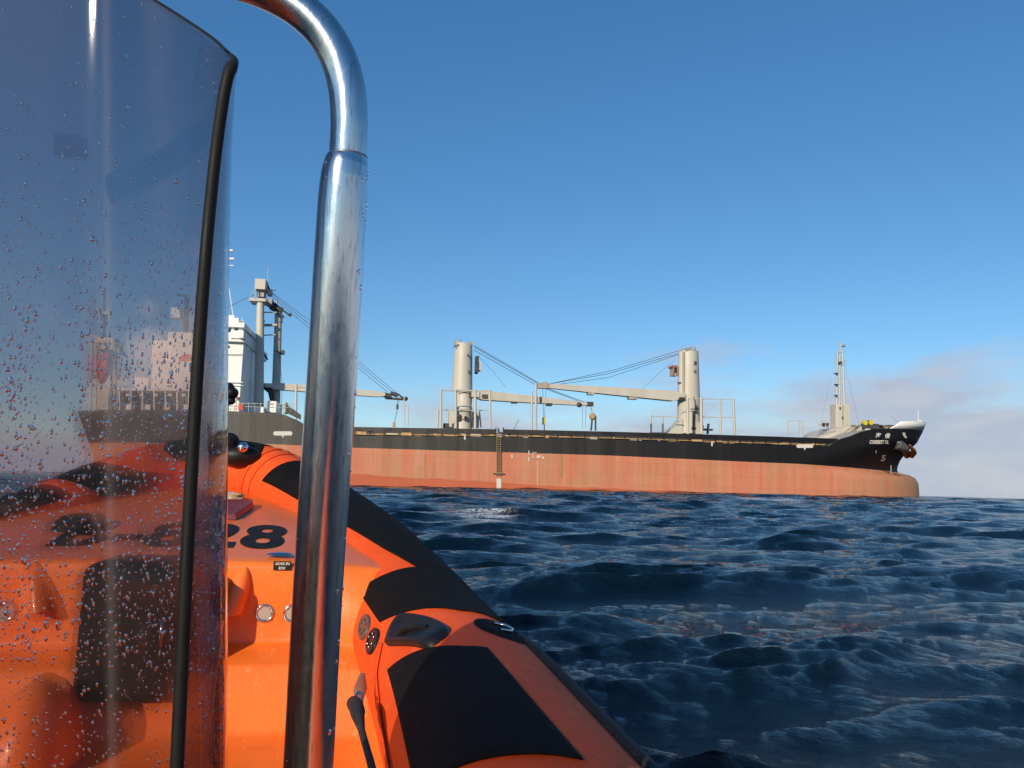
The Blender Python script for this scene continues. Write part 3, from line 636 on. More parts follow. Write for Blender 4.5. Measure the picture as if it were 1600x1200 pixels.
# white bulwark round the bow tip
fbw = MB(); rowo = []; rowi = []
base_pts = np.linspace(hull_hit(1391, 673.5)[0], s_stem(z_top(sp(1434, 676.5, HB).x)) - .05, 22)
outer = []
for s_ in base_pts: outer.append((s_, hull_t(min(s_, s_stem(z_top(s_)) - .02), z_top(s_))))
full = outer + [(s_, 2 * HB - t_) for s_, t_ in outer[::-1]]
rA_, rB_ = [], []
for i, (s_, t_) in enumerate(full):
    k = min(i, len(full) - 1 - i) / 21; hgt = min(1, max(0, (k * 22 - .2) / 3)) * (1.35 + .55 * k)
    fl = .9 * hgt / 1.9
    rA_.append((s_, t_ + (.06 if t_ < HB else -.06), z_top(s_) - .05)); ty = t_ - .08 * hgt if t_ < HB else t_ + .08 * hgt
    if abs(t_ - HB) < 2: ty = t_
    rB_.append((s_ + fl * (.35 + .65 * k), ty, z_top(s_) + hgt))
fbw.grid([rA_, rB_], 0, True)
o = fbw.build('forecastle_bulwark', [white], ship); sm = o.modifiers.new('thick', 'SOLIDIFY'); sm.thickness = .18
shipmesh('fairlead', [bx(1402.5, 667.6, 1409, 670.6, 6.0, 7.5), bx(1413, 668, 1420, 670.4, 8.2, 9.5), bx(1426, 668, 1428.6, 673.5, 11, 12.2)], [darkm], o)
shipmesh('jackstaff', [bar(1435, 662, 1434.5, 641, CT, 1.1), ('s', sp(1438, 659.5, CT), .4), bar(1436, 660, 1441, 657, CT, 1)], [white], ship)
# anchor and hawse pipe
def hp(px, py, out=0.0):
    a_, b_ = hull_hit(min(px, 1410), py); q = sp(px, py, hull_t(a_, b_)); return Vector((q.x, q.y - out, q.z))
hw = MB(); hw.path([hp(1402, 693.5, -.5), hp(1404, 695, .15), hp(1412, 702, .75)], [1.15, 1.05, .75], 20, 0)
hw.build('hawse_pipe', [varied('worn_hawse_paint', (.05, .05, .05), (.20, .20, .20), .5, 1.5)], hull)
an = MB()
an.path([hp(1411, 699, .9), hp(1415, 708, 1.0)], [.35, .4], 10)
an.path([hp(1407, 708, 1.1), hp(1411, 712.5, 1.3), hp(1418, 712, 1.3), hp(1423, 708, 1.1), hp(1425, 703, .9)], [.28, .60, .66, .55, .2], 10)
an.path([hp(1409, 711, 1.2), hp(1407.5, 705.5, 1.2), hp(1410, 702, 1.1)], [.5, .38, .1], 8)
an.path([hp(1420, 711, 1.2), hp(1421.5, 703, 1.1), hp(1417, 695.5, .9)], [.55, .45, .14], 8)
an.build('anchor', [rust], ship)
hull_mark('paint_patch', [poly([(1409.5, 676), (1413.5, 676), (1414.5, 680), (1417, 684), (1414.5, 685), (1411, 681)], 8)], wmark, .1)

# --- accommodation
AC = MB()
def ab(x0, y0, x1, y1, t0, t1, mi=0): q = bx(x0, y0, x1, y1, t0, t1, mi); AC.box(q[1], q[2], q[3])
ab(322, 530, 381, 645, 1.5, 24.5); ab(318, 524, 383, 531, .6, 25.4); ab(330, 508, 379, 524, 3, 23)
ab(326, 504, 382, 508.5, 2.2, 23.8); ab(338, 497, 373, 504, 6, 20); ab(352, 493, 366, 497, 8, 14)
ab(232, 566, 322, 645, 3, 23); ab(206, 590, 232, 645, 3, 23)
acc = AC.build('accommodation', [white], ship)
shipmesh('bridge_wing', [bx(360, 517, 381, 528, .3, 1.5, 0), ('b', (sp(378, 520, 2).x, -.6, sp(378, 530, 1).z), (sp(385, 520, 2).x, 26.6, sp(378, 519, 1).z), 0)], [white], acc)
for x_ in (333, 341, 355, 366): shipmesh('window', [bx(x_, 513, x_ + 6, 518.5, 2.9, 3.05)], [glassd], acc)
for x_, y_ in [(333, 540), (345, 540), (356, 540), (333, 556), (345, 556), (333, 573), (345, 573), (353, 568), (333, 590), (350, 590), (250, 577), (266, 577), (306, 577), (250, 596), (270, 596), (300, 596), (215, 600)]:
    shipmesh('window', [bx(x_, y_, x_ + 2.6, y_ + 3.4, 1.38 if x_ > 322 else 2.9, 1.55 if x_ > 322 else 3.05)], [glassd], acc)
shipmesh('deck_rail', [bar(322, 597, 380, 597.5, 1.2, 1.6), bar(322, 602, 380, 602.5, 1.2, 1.2), bar(322, 553, 380, 554, 1.2, .9, 1), bar(366, 621, 378, 622, .8, 3, 1), bar(369, 622, 369, 640, .8, 1, 1)] + [bar(x_, 495, x_, 504, 8, .7) for x_ in (340, 347, 354, 368, 378)] + [bar(326 + 3 * 0, 501, 382, 501, 2.4, .6)], [white, principled('faded_maroon_paint', (.25, .10, .09), .6)], acc)
shipmesh('radar_mast', [bar(355, 497, 355, 385, 14, 3), bar(347, 392, 364, 391.5, 14, 4), bar(348, 405, 366, 404.5, 14, 4), bar(355, 415, 365, 415, 14, 2), bar(350, 440, 355, 430, 14, 1.4), bar(345, 497, 355, 430, 14, 1.4), bar(365, 497, 355, 430, 14, 1.4)], [white], acc)
shipmesh('funnel', [bx(236, 535, 318, 567, 7, 19), bx(262, 520, 300, 535, 9, 17, 0), ('s', sp(270, 488, 12), .1, 1), bx(266, 481, 282, 496, 11, 14, 0), bar(290, 535, 292, 465, 12, 7, 1), bar(276, 460, 291, 463, 12, 4, 1)], [white, darkm], acc)
dsk = MB(); c = sp(292, 566, 6.9); dsk.cyl(c, c + Vector((0, -.12, 0)), rad(25, 7), None, 26, 0); dsk.build('funnel_emblem', [redp], acc)
# poop mooring deck, rails
pr = [bar(183, 609, 322, 610, 1, 4.5)]
for k in range(8): pr.append(bar(187 + k * 18, 611, 187 + k * 18, 642, 1, 3))
for k in range(6): pr.append(bx(196 + k * 22, 615, 202 + k * 22, 619, .8, 1)); 
for k in range(5): pr.append(bx(196 + k * 30, 632, 205 + k * 30, 640, .8, 1.6))
shipmesh('mooring_deck_rail', pr, [white], ship)
shipmesh('mooring_deck_wall', [bx(183, 612, 322, 643, 2.2, 3)], [darkm], ship)
shipmesh('stern_rail', [bar(322, 629, 460, 632, .6, .8), bar(322, 634, 460, 637, .6, .8)] + [bar(322 + k * 9.5, 629, 322 + k * 9.5, 643, .6, .8) for k in range(15)] + [bx(442, 628, 447, 645, .8, 4), bx(320, 632, 358, 642, 1.5, 3)], [cream], ship)
ba_ = MB(); p1, p2, p3, p4 = sp(447, 631, .7), sp(470, 648, .7), sp(470, 656, .7), sp(447, 645, .7); ba_.add([p1, p2, p3, p4] + [p + Vector((0, .3, 0)) for p in (p1, p2, p3, p4)], [(0, 3, 2, 1), (4, 5, 6, 7), (0, 1, 5, 4), (3, 7, 6, 2)]); ba_.build('poop_wing_plate', [darkm], ship)
shipmesh('lifebuoy_box', [bx(372, 632, 380, 640, .2, .6)], [redp], ship)
# stern lifeboat davit + free fall lifeboat
shipmesh('lifeboat_davit', [bar(144, 535, 142, 640, 3, 3), bar(151, 530, 150, 640, 6, 3), bar(178, 534, 180, 640, 3, 3), bar(185, 540, 187, 640, 6, 3), bar(150, 535, 180, 536, 5, 6), bx(150, 528, 177, 545, 8, 14), bar(163, 455, 163, 530, 10, 3.4, 1), bar(157, 490, 170, 490, 10, 8), bar(152, 480, 158, 505, 9, 3), bar(170, 478, 172, 500, 9, 3), bar(158, 520, 165, 470, 10, 2), bx(150, 545, 177, 640, 10, 14)], [cream, darkm], ship)
fl_ = empty('free_fall_lifeboat', (0, 0, 0)); fl_.matrix_world = Matrix.Translation(SO) @ Matrix.Rotation(YAW, 4, 'Z')
tag(fl_, 'orange red enclosed lifeboat tilted nose down in the davit on the ship stern', 'lifeboat')
lb = MB(); a_, b_ = sp(158, 600, 7), sp(170, 552, 7)
lb.path([a_, a_.lerp(b_, .12), a_.lerp(b_, .35), a_.lerp(b_, .75), a_.lerp(b_, .95), b_], [.15, .7, 1.15, 1.2, .9, .3], 16)
lo = lb.build('hull', [redp], fl_); shipmesh('canopy', [('s', a_.lerp(b_, .78) + Vector((-.3, 0, .6)), .85)], [redp], fl_)

# pilot ladder hanging at the gate
ld = empty('pilot_ladder', (0, 0, 0)); ld.matrix_world = Matrix.Translation(SO) @ Matrix.Rotation(YAW, 4, 'Z')
tag(ld, 'rope pilot ladder hanging down the ship side from the bulwark gate', 'ladder')
ropem = varied('rope_tan', (.34, .26, .15), (.22, .15, .08), .9, 6)
for x_ in (776.2, 782.6): shipmesh('side_rope', [('l', [sp(x_, 676, -.25), sp(x_, 744, -.2)], .045)], [ropem], ld)
rg = MB()
k = 0; y = 678
while y < 744:
    a_, b_ = sp(775.6, y + .5, -.35), sp(783.2, y, -.15); rg.box(a_, b_); y += 2.75
rg.build('rungs', [ropem], ld)
sp_b = MB(); sp_b.box(sp(770, 739.6, -.5), sp(788, 739, -.3)); sp_b.build('spreader', [ropem], ld)

# people on the ship
cloth_d = principled('dark_boiler_suit', (.03, .03, .035), .8); skin = principled('skin', (.42, .25, .17), .6); helm = principled('helmet_paint', (.12, .09, .07), .4)
def person(s, t, z, face, bend, label, arms):
    """body on connected edges grown by Skin"""
    j = {'pel': (0, 0, .93), 'sp': (.04 * bend, 0, 1.15), 'ch': (.16 * bend, 0, 1.38), 'nk': (.22 * bend, 0, 1.52), 'hd': (.28 * bend, 0, 1.62), 'ht': (.30 * bend, 0, 1.74)}
    for sd, n in ((1, 'l'), (-1, 'r')):
        j['hip' + n] = (0, .1 * sd, .88); j['kn' + n] = (.06 + .05 * sd, .12 * sd, .49); j['an' + n] = (-.02 + .06 * sd, .12 * sd, .09); j['to' + n] = (.15 + .06 * sd, .13 * sd, .05)
        j['sh' + n] = (.15 * bend, .2 * sd, 1.42); j['el' + n] = (.18 * bend + arms * .1, .27 * sd, 1.15); j['wr' + n] = (.25 * bend + arms * .3, .22 * sd, 1.0 + .15 * arms); j['ha' + n] = (.27 * bend + arms * .38, .21 * sd, .94 + .18 * arms)
    ks = list(j); ed = [('pel', 'sp'), ('sp', 'ch'), ('ch', 'nk'), ('nk', 'hd'), ('hd', 'ht')]
    for n in 'lr': ed += [('pel', 'hip' + n), ('hip' + n, 'kn' + n), ('kn' + n, 'an' + n), ('an' + n, 'to' + n), ('ch', 'sh' + n), ('sh' + n, 'el' + n), ('el' + n, 'wr' + n), ('wr' + n, 'ha' + n)]
    rd = dict(pel=.15, sp=.14, ch=.16, nk=.065, hd=.1, ht=.07)
    for n in 'lr': rd.update({'hip' + n: .1, 'kn' + n: .07, 'an' + n: .05, 'to' + n: .04, 'sh' + n: .07, 'el' + n: .05, 'wr' + n: .04, 'ha' + n: .04})
    me = bpy.data.meshes.new('person'); me.from_pydata([j[k_] for k_ in ks], [(ks.index(a), ks.index(b_)) for a, b_ in ed], [])
    o = bpy.data.objects.new('person', me); C.objects.link(o); me.materials.append(cloth_d)
    sk = o.modifiers.new('skin', 'SKIN')
    for i, k_ in enumerate(ks):
        o.data.skin_vertices[0].data[i].radius = (rd[k_], rd[k_]); o.data.skin_vertices[0].data[i].use_root = (k_ == 'pel')
    ss_ = o.modifiers.new('sub', 'SUBSURF'); ss_.levels = 1; ss_.render_levels = 1
    wp = SO + se * s + sn * t; o.location = (wp.x, wp.y, z); o.rotation_euler = (0, 0, face + YAW)
    hm = MB(); hm.ball((.29 * bend, 0, 1.70), .14, 12, 0, (1, .9, .8)); hm.build('helmet', [helm], o)
    tag(o, label, 'person'); return o
zd = z_top(sp(780, 682).x)
person(sp(780, 678, .8).x, 0.8, zd, R(200), .9, 'person in dark clothes leaning over the ship side at the ladder gate', 1)
person(sp(792.5, 678, 3).x, 3.0, zd, R(230), .2, 'person in dark clothes standing behind the bulwark right of the ladder gate', 0)

# ================================================================ RIGID INFLATABLE BOAT
BA = R(12); bvv = Vector((-math.sin(BA), math.cos(BA), 0)); brr = Vector((math.cos(BA), math.sin(BA), 0)); OB = brr * -0.8
rib = empty('rigid_inflatable_boat', OB, BA)
tag(rib, 'orange inflatable lifeboat with black patches, tinted windscreen and steel grab rail', 'inflatable boat')
def w2b(P): q = Vector(P) - OB; return Vector((q.dot(brr), q.dot(bvv), P[2]))
def pb(px, py, d): return w2b(at(px, py, d))
def pu(px, py, u):   # boat-local point on plane u = const
    d = ray(px, py); k = (u - (CAM - OB).dot(bvv)) / d.dot(bvv); return w2b(CAM + d * k)
def B(v, u, w_): return Vector((v, u, H + w_))
CP = [(-2.2, 1.22, -.80, .28), (-1, 1.24, -.80, .28), (0.5, 1.24, -.79, .28), (1.5, 1.24, -.76, .28), (2.4, 1.235, -.72, .28), (3.0, 1.20, -.675, .275), (3.6, 1.11, -.56, .265), (4.2, .96, -.41, .255), (4.8, .78, -.28, .245), (5.3, .57, -.14, .235), (5.65, .32, -.02, .23), (5.8, 0, .02, .23)]
FULL = CP + [(a, -b_, c - interp(a, [3.0, 3.6, 4.2, 4.8, 5.3, 5.65], [.07, .085, .085, .06, .02, 0]), d) for a, b_, c, d in CP[-2::-1]]
OFF = 1  # tau values below were measured without the first stern point
def tube(tau, th, off=0.0):
    tau = float(tau); th = float(th)
    tau += OFF
    c = catmull(FULL, tau); e = .01; c2 = catmull(FULL, min(tau + e, len(FULL) - 1.001)); c1 = catmull(FULL, max(tau - e, 0))
    tg = Vector((c2[0] - c1[0], c2[1] - c1[1], c2[2] - c1[2])).normalized()      # (u, v, w)
    out = Vector((-tg.y, tg.x, 0)).normalized(); up = tg.cross(out)
    if up.z < 0: up = -up
    P = Vector(c[:3]) + (c[3] + off) * (math.cos(th) * up + math.sin(th) * out)
    return Vector((P.y, P.x, P.z + H))
orange_t = principled('orange_tube_fabric', (.80, .085, .022), .6, Specular_IOR_Level=.10)
nz_ = obj_noise(orange_t, 2.5, 5); set_in(orange_t, 'Base Color', ramp(orange_t, nz_, [(.35, (.80, .088, .016)), (.7, (.86, .108, .020))]))
bump(orange_t, math_node(orange_t.node_tree, 'ADD', obj_noise(orange_t, 9, 5), math_node(orange_t.node_tree, 'MULTIPLY', obj_noise(orange_t, 260, 2), .06)), .22, .010)
orange_g = varied('orange_gelcoat', (.86, .165, .016), (.90, .195, .022), .34, 2.2, r2=.4)
orange_g.node_tree.nodes['Principled BSDF'].inputs['Coat Weight'].default_value = .08
def wear(mt, base_link_from, dirt, scale, amount, scuff=(.95, .45, .25)):
    nt = mt.node_tree; bs = nt.nodes['Principled BSDF']; src = bs.inputs['Base Color'].links[0].from_socket
    n1 = obj_noise(mt, scale, 8, (1, 1, 1), .72); n2 = obj_noise(mt, scale * 9, 5, (1, .25, 1), .7)
    f_ = math_node(nt, 'MULTIPLY', ramp(mt, n1, [(.5, (0, 0, 0)), (.72, (1, 1, 1))]), amount)
    g_ = math_node(nt, 'MULTIPLY', ramp(mt, n2, [(.60, (0, 0, 0)), (.66, (1, 1, 1))]), amount * .6)
    set_in(mt, 'Base Color', mixc(mt, g_, mixc(mt, f_, src, dirt), scuff))
wear(orange_g, None, (.50, .10, .02), 3.0, .42)
wear(orange_t, None, (.45, .05, .02), 4.0, .30)
bump(orange_g, obj_noise(orange_g, 4.0, 4), .25, .02)
rubber = varied('black_rubber_patch', (.003, .003, .0035), (.006, .0058, .0058), .85, 9, r2=.95, Specular_IOR_Level=.15); bump(rubber, obj_noise(rubber, 420, 2), .25, .002); wear(rubber, None, (.010, .009, .009), 6.0, .5, (.025, .023, .02))
blackp = varied('black_plastic', (.006, .006, .0065), (.012, .011, .011), .45, 12, r2=.6, Specular_IOR_Level=.3)
webm = varied('black_webbing', (.012, .011, .011), (.03, .028, .026), .85, 60, bmp=.5, bdist=.002)
steel = principled('polished_steel', (.62, .60, .57), .16, 1.0)
brown_t = varied('worn_rub_strip', (.10, .055, .045), (.16, .09, .07), .7, 30)
NT = 2 * (len(CP) - 1)
tb = MB(); rows = []
for i in range(0, 260):
    tau = -OFF + NT * i / 259 * .9999
    rows.append([tube(tau, R(-180 + 360 * k / 48)) for k in range(49)])
tb.grid(rows, 0, True)
sponson = tb.build('sponson', [orange_t], rib)
def patch(name, top_, bot, mt, off=.004, nu=30, nv=30, label=None, thick=None):
    """top_/bot: lists of (tau, theta) along the two long edges"""
    b = MB(); rws = []
    for i in range(nu + 1):
        a = i / nu
        def samp(ed):
            x = a * (len(ed) - 1); k = int(min(x, len(ed) - 2)); f_ = x - k; return (ed[k][0] * (1 - f_) + ed[k + 1][0] * f_, ed[k][1] * (1 - f_) + ed[k + 1][1] * f_)
        p, q = samp(top_), samp(bot)
        rws.append([tube(p[0] + (q[0] - p[0]) * j / nv, R(p[1] + (q[1] - p[1]) * j / nv), off) for j in range(nv + 1)])
    b.grid(rws, 0, True); o = b.build(name, [mt], sponson)
    sm = o.modifiers.new('thick', 'SOLIDIFY'); sm.thickness = .003; sm.offset = 0
    if label: o['label'] = label
    return o
patch('antislip_patch', [(3.28, -62), (3.06, -36), (2.86, -14), (2.80, -3)], [(2.18, -63), (2.12, -42), (2.02, -20), (1.93, 2)], rubber, label='near black antislip patch on the tube top')
patch('antislip_patch', [(4.81, -60), (4.69, -32), (4.63, -6), (4.63, 30), (4.63, 100)], [(4.09, -54), (3.77, -22), (3.52, 0), (3.50, 26), (3.5, 100)], rubber, label='black patch wrapping over the tube at its bend')
patch('rubbing_strip', [(4.63, -6), (5.14, -20), (5.89, -36), (7.0, -52), (8.26, -68)], [(4.63, 100), (5.1, 100), (5.9, 100), (7, 100), (8.1, 100)], rubber, nu=50)
patch('rubbing_strip', [(8.26, -68), (7.93, -40)], [(8.26, -68.5), (8.1, 100)], rubber, nu=12) if False else None
patch('nose_patch', [(8.95, -62), (8.88, -32), (9.1, -10), (9.2, 60)], [(11.05, -62), (11.12, -32), (10.9, -10), (10.8, 60)], rubber, nu=24, nv=50, off=.005)
# port side patches mirror: tau -> 20 - tau
patch('antislip_patch', [(11.2, -80), (11.8, -50), (12.0, -20), (12.0, 60)], [(11.9, -82), (12.5, -60), (12.6, -20), (12.6, 60)], rubber, label='black patch over the port bow tube')
patch('rubbing_strip', [(15.3, -6), (14.5, -20), (13.6, -30), (12.8, -40)], [(15.3, 100), (14.5, 100), (13.6, 100), (12.8, 100)], rubber, nu=40)
for ta in (8.55, 8.80): patch('seam_tape', [(ta, -115), (ta, 90)], [(ta + .07, -115), (ta + .07, 90)], orange_t, off=.006, nu=40, nv=2)
patch('seam_tape', [(4.55, -125), (4.9, -75)], [(4.50, -125), (4.86, -75)], orange_t, off=.005, nv=2)
patch('seam_tape', [(2.0, -82), (3.0, -80), (3.5, -72), (3.75, -58)], [(2.0, -86), (3.03, -84), (3.56, -74), (3.79, -60)], orange_t, off=.005, nu=40, nv=3)
# outer rub rail and lifeline along the starboard tube
def tpath(taus, th, off): return [tube(t, R(th) if not callable(th) else R(th(t)), off) for t in taus]
rr_b = MB(); tt = np.linspace(0.2, 3.22, 90)
rr_b.path(tpath(tt, 36, .004), [.008 + .009 * min(1, (3.25 - t) / .25) for t in tt], 10, 0, True)
rl = rr_b.build('lifeline', [webm], sponson)
zig = MB(); n = 420; pts = []
for i in range(n): t = .2 + 3.0 * i / n; pts.append(tube(t, R(42 + (2.0 if i % 2 else 0)), .010 + (.003 if i % 2 else 0)))
zig.path(pts, .0075, 6); zig.build('lifeline_braid', [brown_t], sponson)
for k, (ta, th) in enumerate([(3.18, 18), (1.2, 22)]):
    pt = MB(); ctr = []; 
    n = 26; ring = []
    rows_ = []
    for rr_ in (0, .4, .8, 1.0):
        rows_.append([tube(ta + .20 * rr_ * math.cos(a_), R(th + 17 * rr_ * math.sin(a_)), .005 if rr_ < .9 else .001) for a_ in np.linspace(0, 2 * math.pi, n + 1)])
    pt.grid(rows_, 0, True); dp = pt.build('ring_patch', [rubber], sponson)
    dr_ = MB(); cc = tube(ta - .02, R(th + 10), .02); a1 = tube(ta - .02, R(th + 20), .03)
    dr_.path([tube(ta + .05, R(th - 3), .008), tube(ta + .045, R(th + 4), .013), tube(ta - .02, R(th + 7), .015), tube(ta - .075, R(th + 4), .013), tube(ta - .08, R(th - 3), .008)], .005, 8); dr_.build('steel_ring', [steel], dp)
# moulded lifting handle
hd = MB(); outl = [(3.66, -56), (3.80, -49), (3.88, -40), (3.80, -34), (3.50, -24), (3.22, -17), (3.10, -17), (3.04, -24), (3.04, -33), (3.20, -40), (3.45, -50)]
cx_ = sum(p[0] for p in outl) / len(outl); cy_ = sum(p[1] for p in outl) / len(outl)
ol = []; n = 44
for i in range(n + 1): x, y = catmull(outl + outl[:2], (i / n) * len(outl)) if i < n else outl[0]; ol.append((x, y))
ol[-1] = ol[0]
for sc_, of in [(1, .001), (.97, .016), (.86, .026), (.70, .024), (.62, .008), (.3, .006), (0.01, .006)]:
    hd.v += []; 
rows_ = [[tube(cx_ + (x - cx_) * sc_, R(cy_ + (y - cy_) * sc_), of) for x, y in ol] for sc_, of in [(1, .001), (.98, .014), (.88, .022), (.74, .023), (.62, .017), (.3, .015), (.01, .015)]]
hd.grid(rows_, 0, True, True); hdl = hd.build('moulded_handle', [blackp], sponson)
gp = MB(); gp.path([tube(3.50, R(-46), .012), tube(3.46, R(-40), .020), tube(3.36, R(-32), .021), tube(3.28, R(-27), .012)], [.010, .013, .013, .010], 10); gp.build('grip', [blackp], hdl)
# two round valves
vm = varied('grey_valve_plastic', (.09, .06, .055), (.13, .08, .07), .45, 30)
for (ta, th, mt_) in [(4.33, -69, vm), (4.00, -66, blackp)]:
    vb = MB(); n = 28; du, dth = .135, 9.0
    rows_ = [[tube(ta + du * s_ * math.cos(a_), R(th + dth * s_ * math.sin(a_)), of) for a_ in np.linspace(0, 2 * math.pi, n + 1)] for s_, of in [(1, .001), (1, .007), (.85, .010), (.70, .010), (.66, .006), (.3, .007), (.01, .008)]]
    vb.grid(rows_, 0, True, True); vo = vb.build('air_valve', [mt_], sponson)
    for k in range(6): kb = MB(); a_ = k * R(60); kb.ball(tube(ta + du * .5 * math.cos(a_), R(th + dth * .5 * math.sin(a_)), .010), .005, 6); kb.build('lug', [steel if mt_ is blackp else vm], vo)
# lanyard hanging at the tube foot with its steel clip
an_ = MB(); p0 = pb(563, 1066, 2.5); p1 = pb(561, 1100, 2.35)
an_.add([], []); an_.path([pb(566, 1052, 2.52), pb(563, 1075, 2.45), pb(560, 1100, 2.36)], [.008, .020, .012], 10, 0, True, .35); tab = an_.build('lanyard_tab', [varied('faded_brown_tab', (.30, .10, .05), (.36, .13, .07), .6, 20)], rib)
ck = MB(); ck.path([pb(559, 1082, 2.36), pb(555, 1090, 2.33), pb(554, 1098, 2.32), pb(559, 1103, 2.31), pb(566, 1096, 2.32), pb(566, 1086, 2.34), pb(561, 1081, 2.36)], .0045, 8); ck.build('steel_clip', [steel], tab)
lp = [(551, 1097), (557, 1105), (560, 1120), (566, 1145), (573, 1170), (580, 1195), (588, 1230), (596, 1280)]
pts = [pb(x, y, 2.30 - i * .09) for i, (x, y) in enumerate(lp)]
ly = MB(); smp = [Vector(catmull([tuple(p) for p in pts], t)) for t in np.linspace(0, len(pts) - 1.001, 60)]
ly.path(smp, [.021 if 2 < i < 14 else .010 if i < 3 else max(.0095, .021 - .0011 * (i - 13)) for i in range(60)], 10); ly.build('lanyard', [webm], rib)

# ---- deck moulding
def inner_v(u):
    return interp(u, [-2, 3.0, 3.6, 4.2, 4.8, 5.3, 5.6], [1.0, .98, .90, .76, .58, .38, .16])
def inner_at(u, w_, tuck=.02):
    """inner face of the tube at this station and height"""
    us = [c[0] for c in CP[:-1]]; vc = interp(u, us, [c[1] for c in CP[:-1]]); wc = interp(u, us, [c[2] for c in CP[:-1]]); r_ = interp(u, us, [c[3] for c in CP[:-1]])
    d_ = min(abs(w_ - wc), r_ * .995) if w_ > wc else 0
    return vc - math.sqrt(r_ * r_ - d_ * d_) + tuck
def deck_w(u): return interp(u, [3.42, 3.7, 4.0, 4.8, 5.6], [-.332, -.292, -.243, -.150, -.06])
dk = MB(); rows_ = []
for u_ in np.linspace(3.47, 5.55, 50):
    iv = max(.05, inner_at(u_, deck_w(u_) - .03, .03)); rows_.append([B(v_ * iv, u_, deck_w(u_) - .03 * abs(v_) ** 3) for v_ in np.linspace(-1, 1, 61)])
def uw(v_):    # plan position of the bulkhead: coves towards the helm at both ends
    a = max(0, (abs(v_) - .66) / .34); return 3.42 - .16 * a ** 2
lip = []
vv = np.linspace(-1, 1, 61) * .985
prof = [(0, 3.445, -.332), (0, 3.430, -.338), (0, 3.4225, -.350), (1, 0, -.365), (1, 0, -.45), (1, 0, -.55), (1, -.001, -.635), (1, -.004, -.648), (1, -.014, -.655), (1, -.08, -.672), (1, -.165, -.697), (1, -.176, -.703), (1, -.183, -.715), (1, -.24, -.80), (1, -.31, -.89), (1, -.322, -.902), (1, -.34, -.91), (1, -.6, -.94)]
wl_rows = []
for kind_, u_, w_ in prof:
    row = []
    for v_ in vv:
        k_ = .945 if kind_ == 0 else .985
        if kind_ == 0: row.append(B(v_ / .985 * inner_at(3.46, deck_w(3.46) - .03, .03), u_, w_ - .03 * abs(v_) ** 3))
        else:
            frac = min(1, max(0, (-.352 - w_) / .12)); uu = 3.42 * (1 - frac) + uw(v_) * frac + u_
            row.append(B(v_ / .985 * inner_at(uu, w_ - .03 * (1 - frac), .03), uu, w_ - .03 * (1 - frac) * abs(v_) ** 3))
    wl_rows.append(row)
dk.grid(rows_[::-1] + wl_rows, 0, True)
# cockpit floor and side coamings
dk.grid([[B(v_, u_, -.94) for v_ in np.linspace(-.99, .99, 12)] for u_ in (2.9, 1.5, 0, -2.2)], 0, False)
for sd in (1, -1):
    rws = []
    for u_ in np.linspace(3.35, -2.2, 40):
        e = interp(u_, [2.6, 3.35], [0, 1]); rws.append([B(sd * x_, u_, w_) for x_, w_ in [(.78, -.942), (.86, -.93), (.915, -.89), (.945, -.83), (.965 - .02 * e, -.76 + .14 * e), (1.0 - .03 * e, -.72 + .2 * e)]])
    dk.grid(rws, 0, True, sd < 0)
deck = dk.build('foredeck_moulding', [orange_g], rib)

# boat number painted on the sloping deck
numm = varied('black_deck_numerals', (.012, .010, .012), (.022, .019, .021), .7, 20, Specular_IOR_Level=.2)
v_, f_, asp = text_verts('B-828', .035, 8, 1.08)
def deck_uv(px, py):
    # meet the sloping deck: iterate on u
    u_ = 3.7
    for _ in range(30):
        p = pu(px, py, u_); wd = p.z - H; u_ += (deck_w(u_) - wd) * -1.2 if False else (wd - deck_w(u_)) * 1.5
    return p.x, u_
d = ray(400, 845)
def deck_hit(px, py):
    best = None
    for u_ in np.linspace(3.46, 5.5, 400):
        p = pu(px, py, u_); e = abs(p.z - H - deck_w(u_) + .03 * abs(p.x / inner_v(u_)) ** 3)
        if best is None or e < best[0]: best = (e, p.x, u_)
    return best[1], best[2]
x1_, ub = deck_hit(440, 860); x0_, _ = deck_hit(58, 860); _, ut = deck_hit(400, 821)
nm = MB(); nm.add([B(x0_ + (x1_ - x0_) * x, ub + (ut - ub) * y, deck_w(ub + (ut - ub) * y) - .03 * abs((x0_ + (x1_ - x0_) * x) / inner_v(ub)) ** 3 + .0035) for x, y in v_], f_)
nm.build('boat_number', [numm], deck)['label'] = 'black boat number B-828 on the foredeck'

def wallpt(px, py, u_=3.42): return pu(px, py, u_)
# cowls moulded on the bulkhead
def cowl(px, py, flip):
    """scoop hugging the bulkhead, pointed on top, open at the foot"""
    u_ = 3.42; c = wallpt(px, py); hh = .155; ww = .075; b = MB(); rws = []
    for i in range(15):
        t = i / 14; z_ = c.z + hh * .55 - hh * 1.15 * t; rr_ = ww * (math.sin(min(1, t * .9 + .01) * math.pi / 2) ** .62) * (1.0 - .12 * t); lean = flip * (.5 - t) * .05
        dp = .085 * t ** .7 + .004
        rws.append([Vector((c.x + lean + rr_ * .82 * math.cos(a_), u_ - dp * math.sin(a_), z_)) for a_ in np.linspace(0, math.pi, 17)])
    b.grid(rws, 0, True); b.grid([rws[-1], [Vector((c.x + flip * -.025, u_ + .0, rws[-1][0].z + .012))] * 17], 0, False)
    return b.build('ventilation_cowl', [orange_g], deck)
cowl(372, 920, 1); cowl(62, 912, -1)
lensm = principled('frosted_grey_lens', (.40, .34, .27), .45)
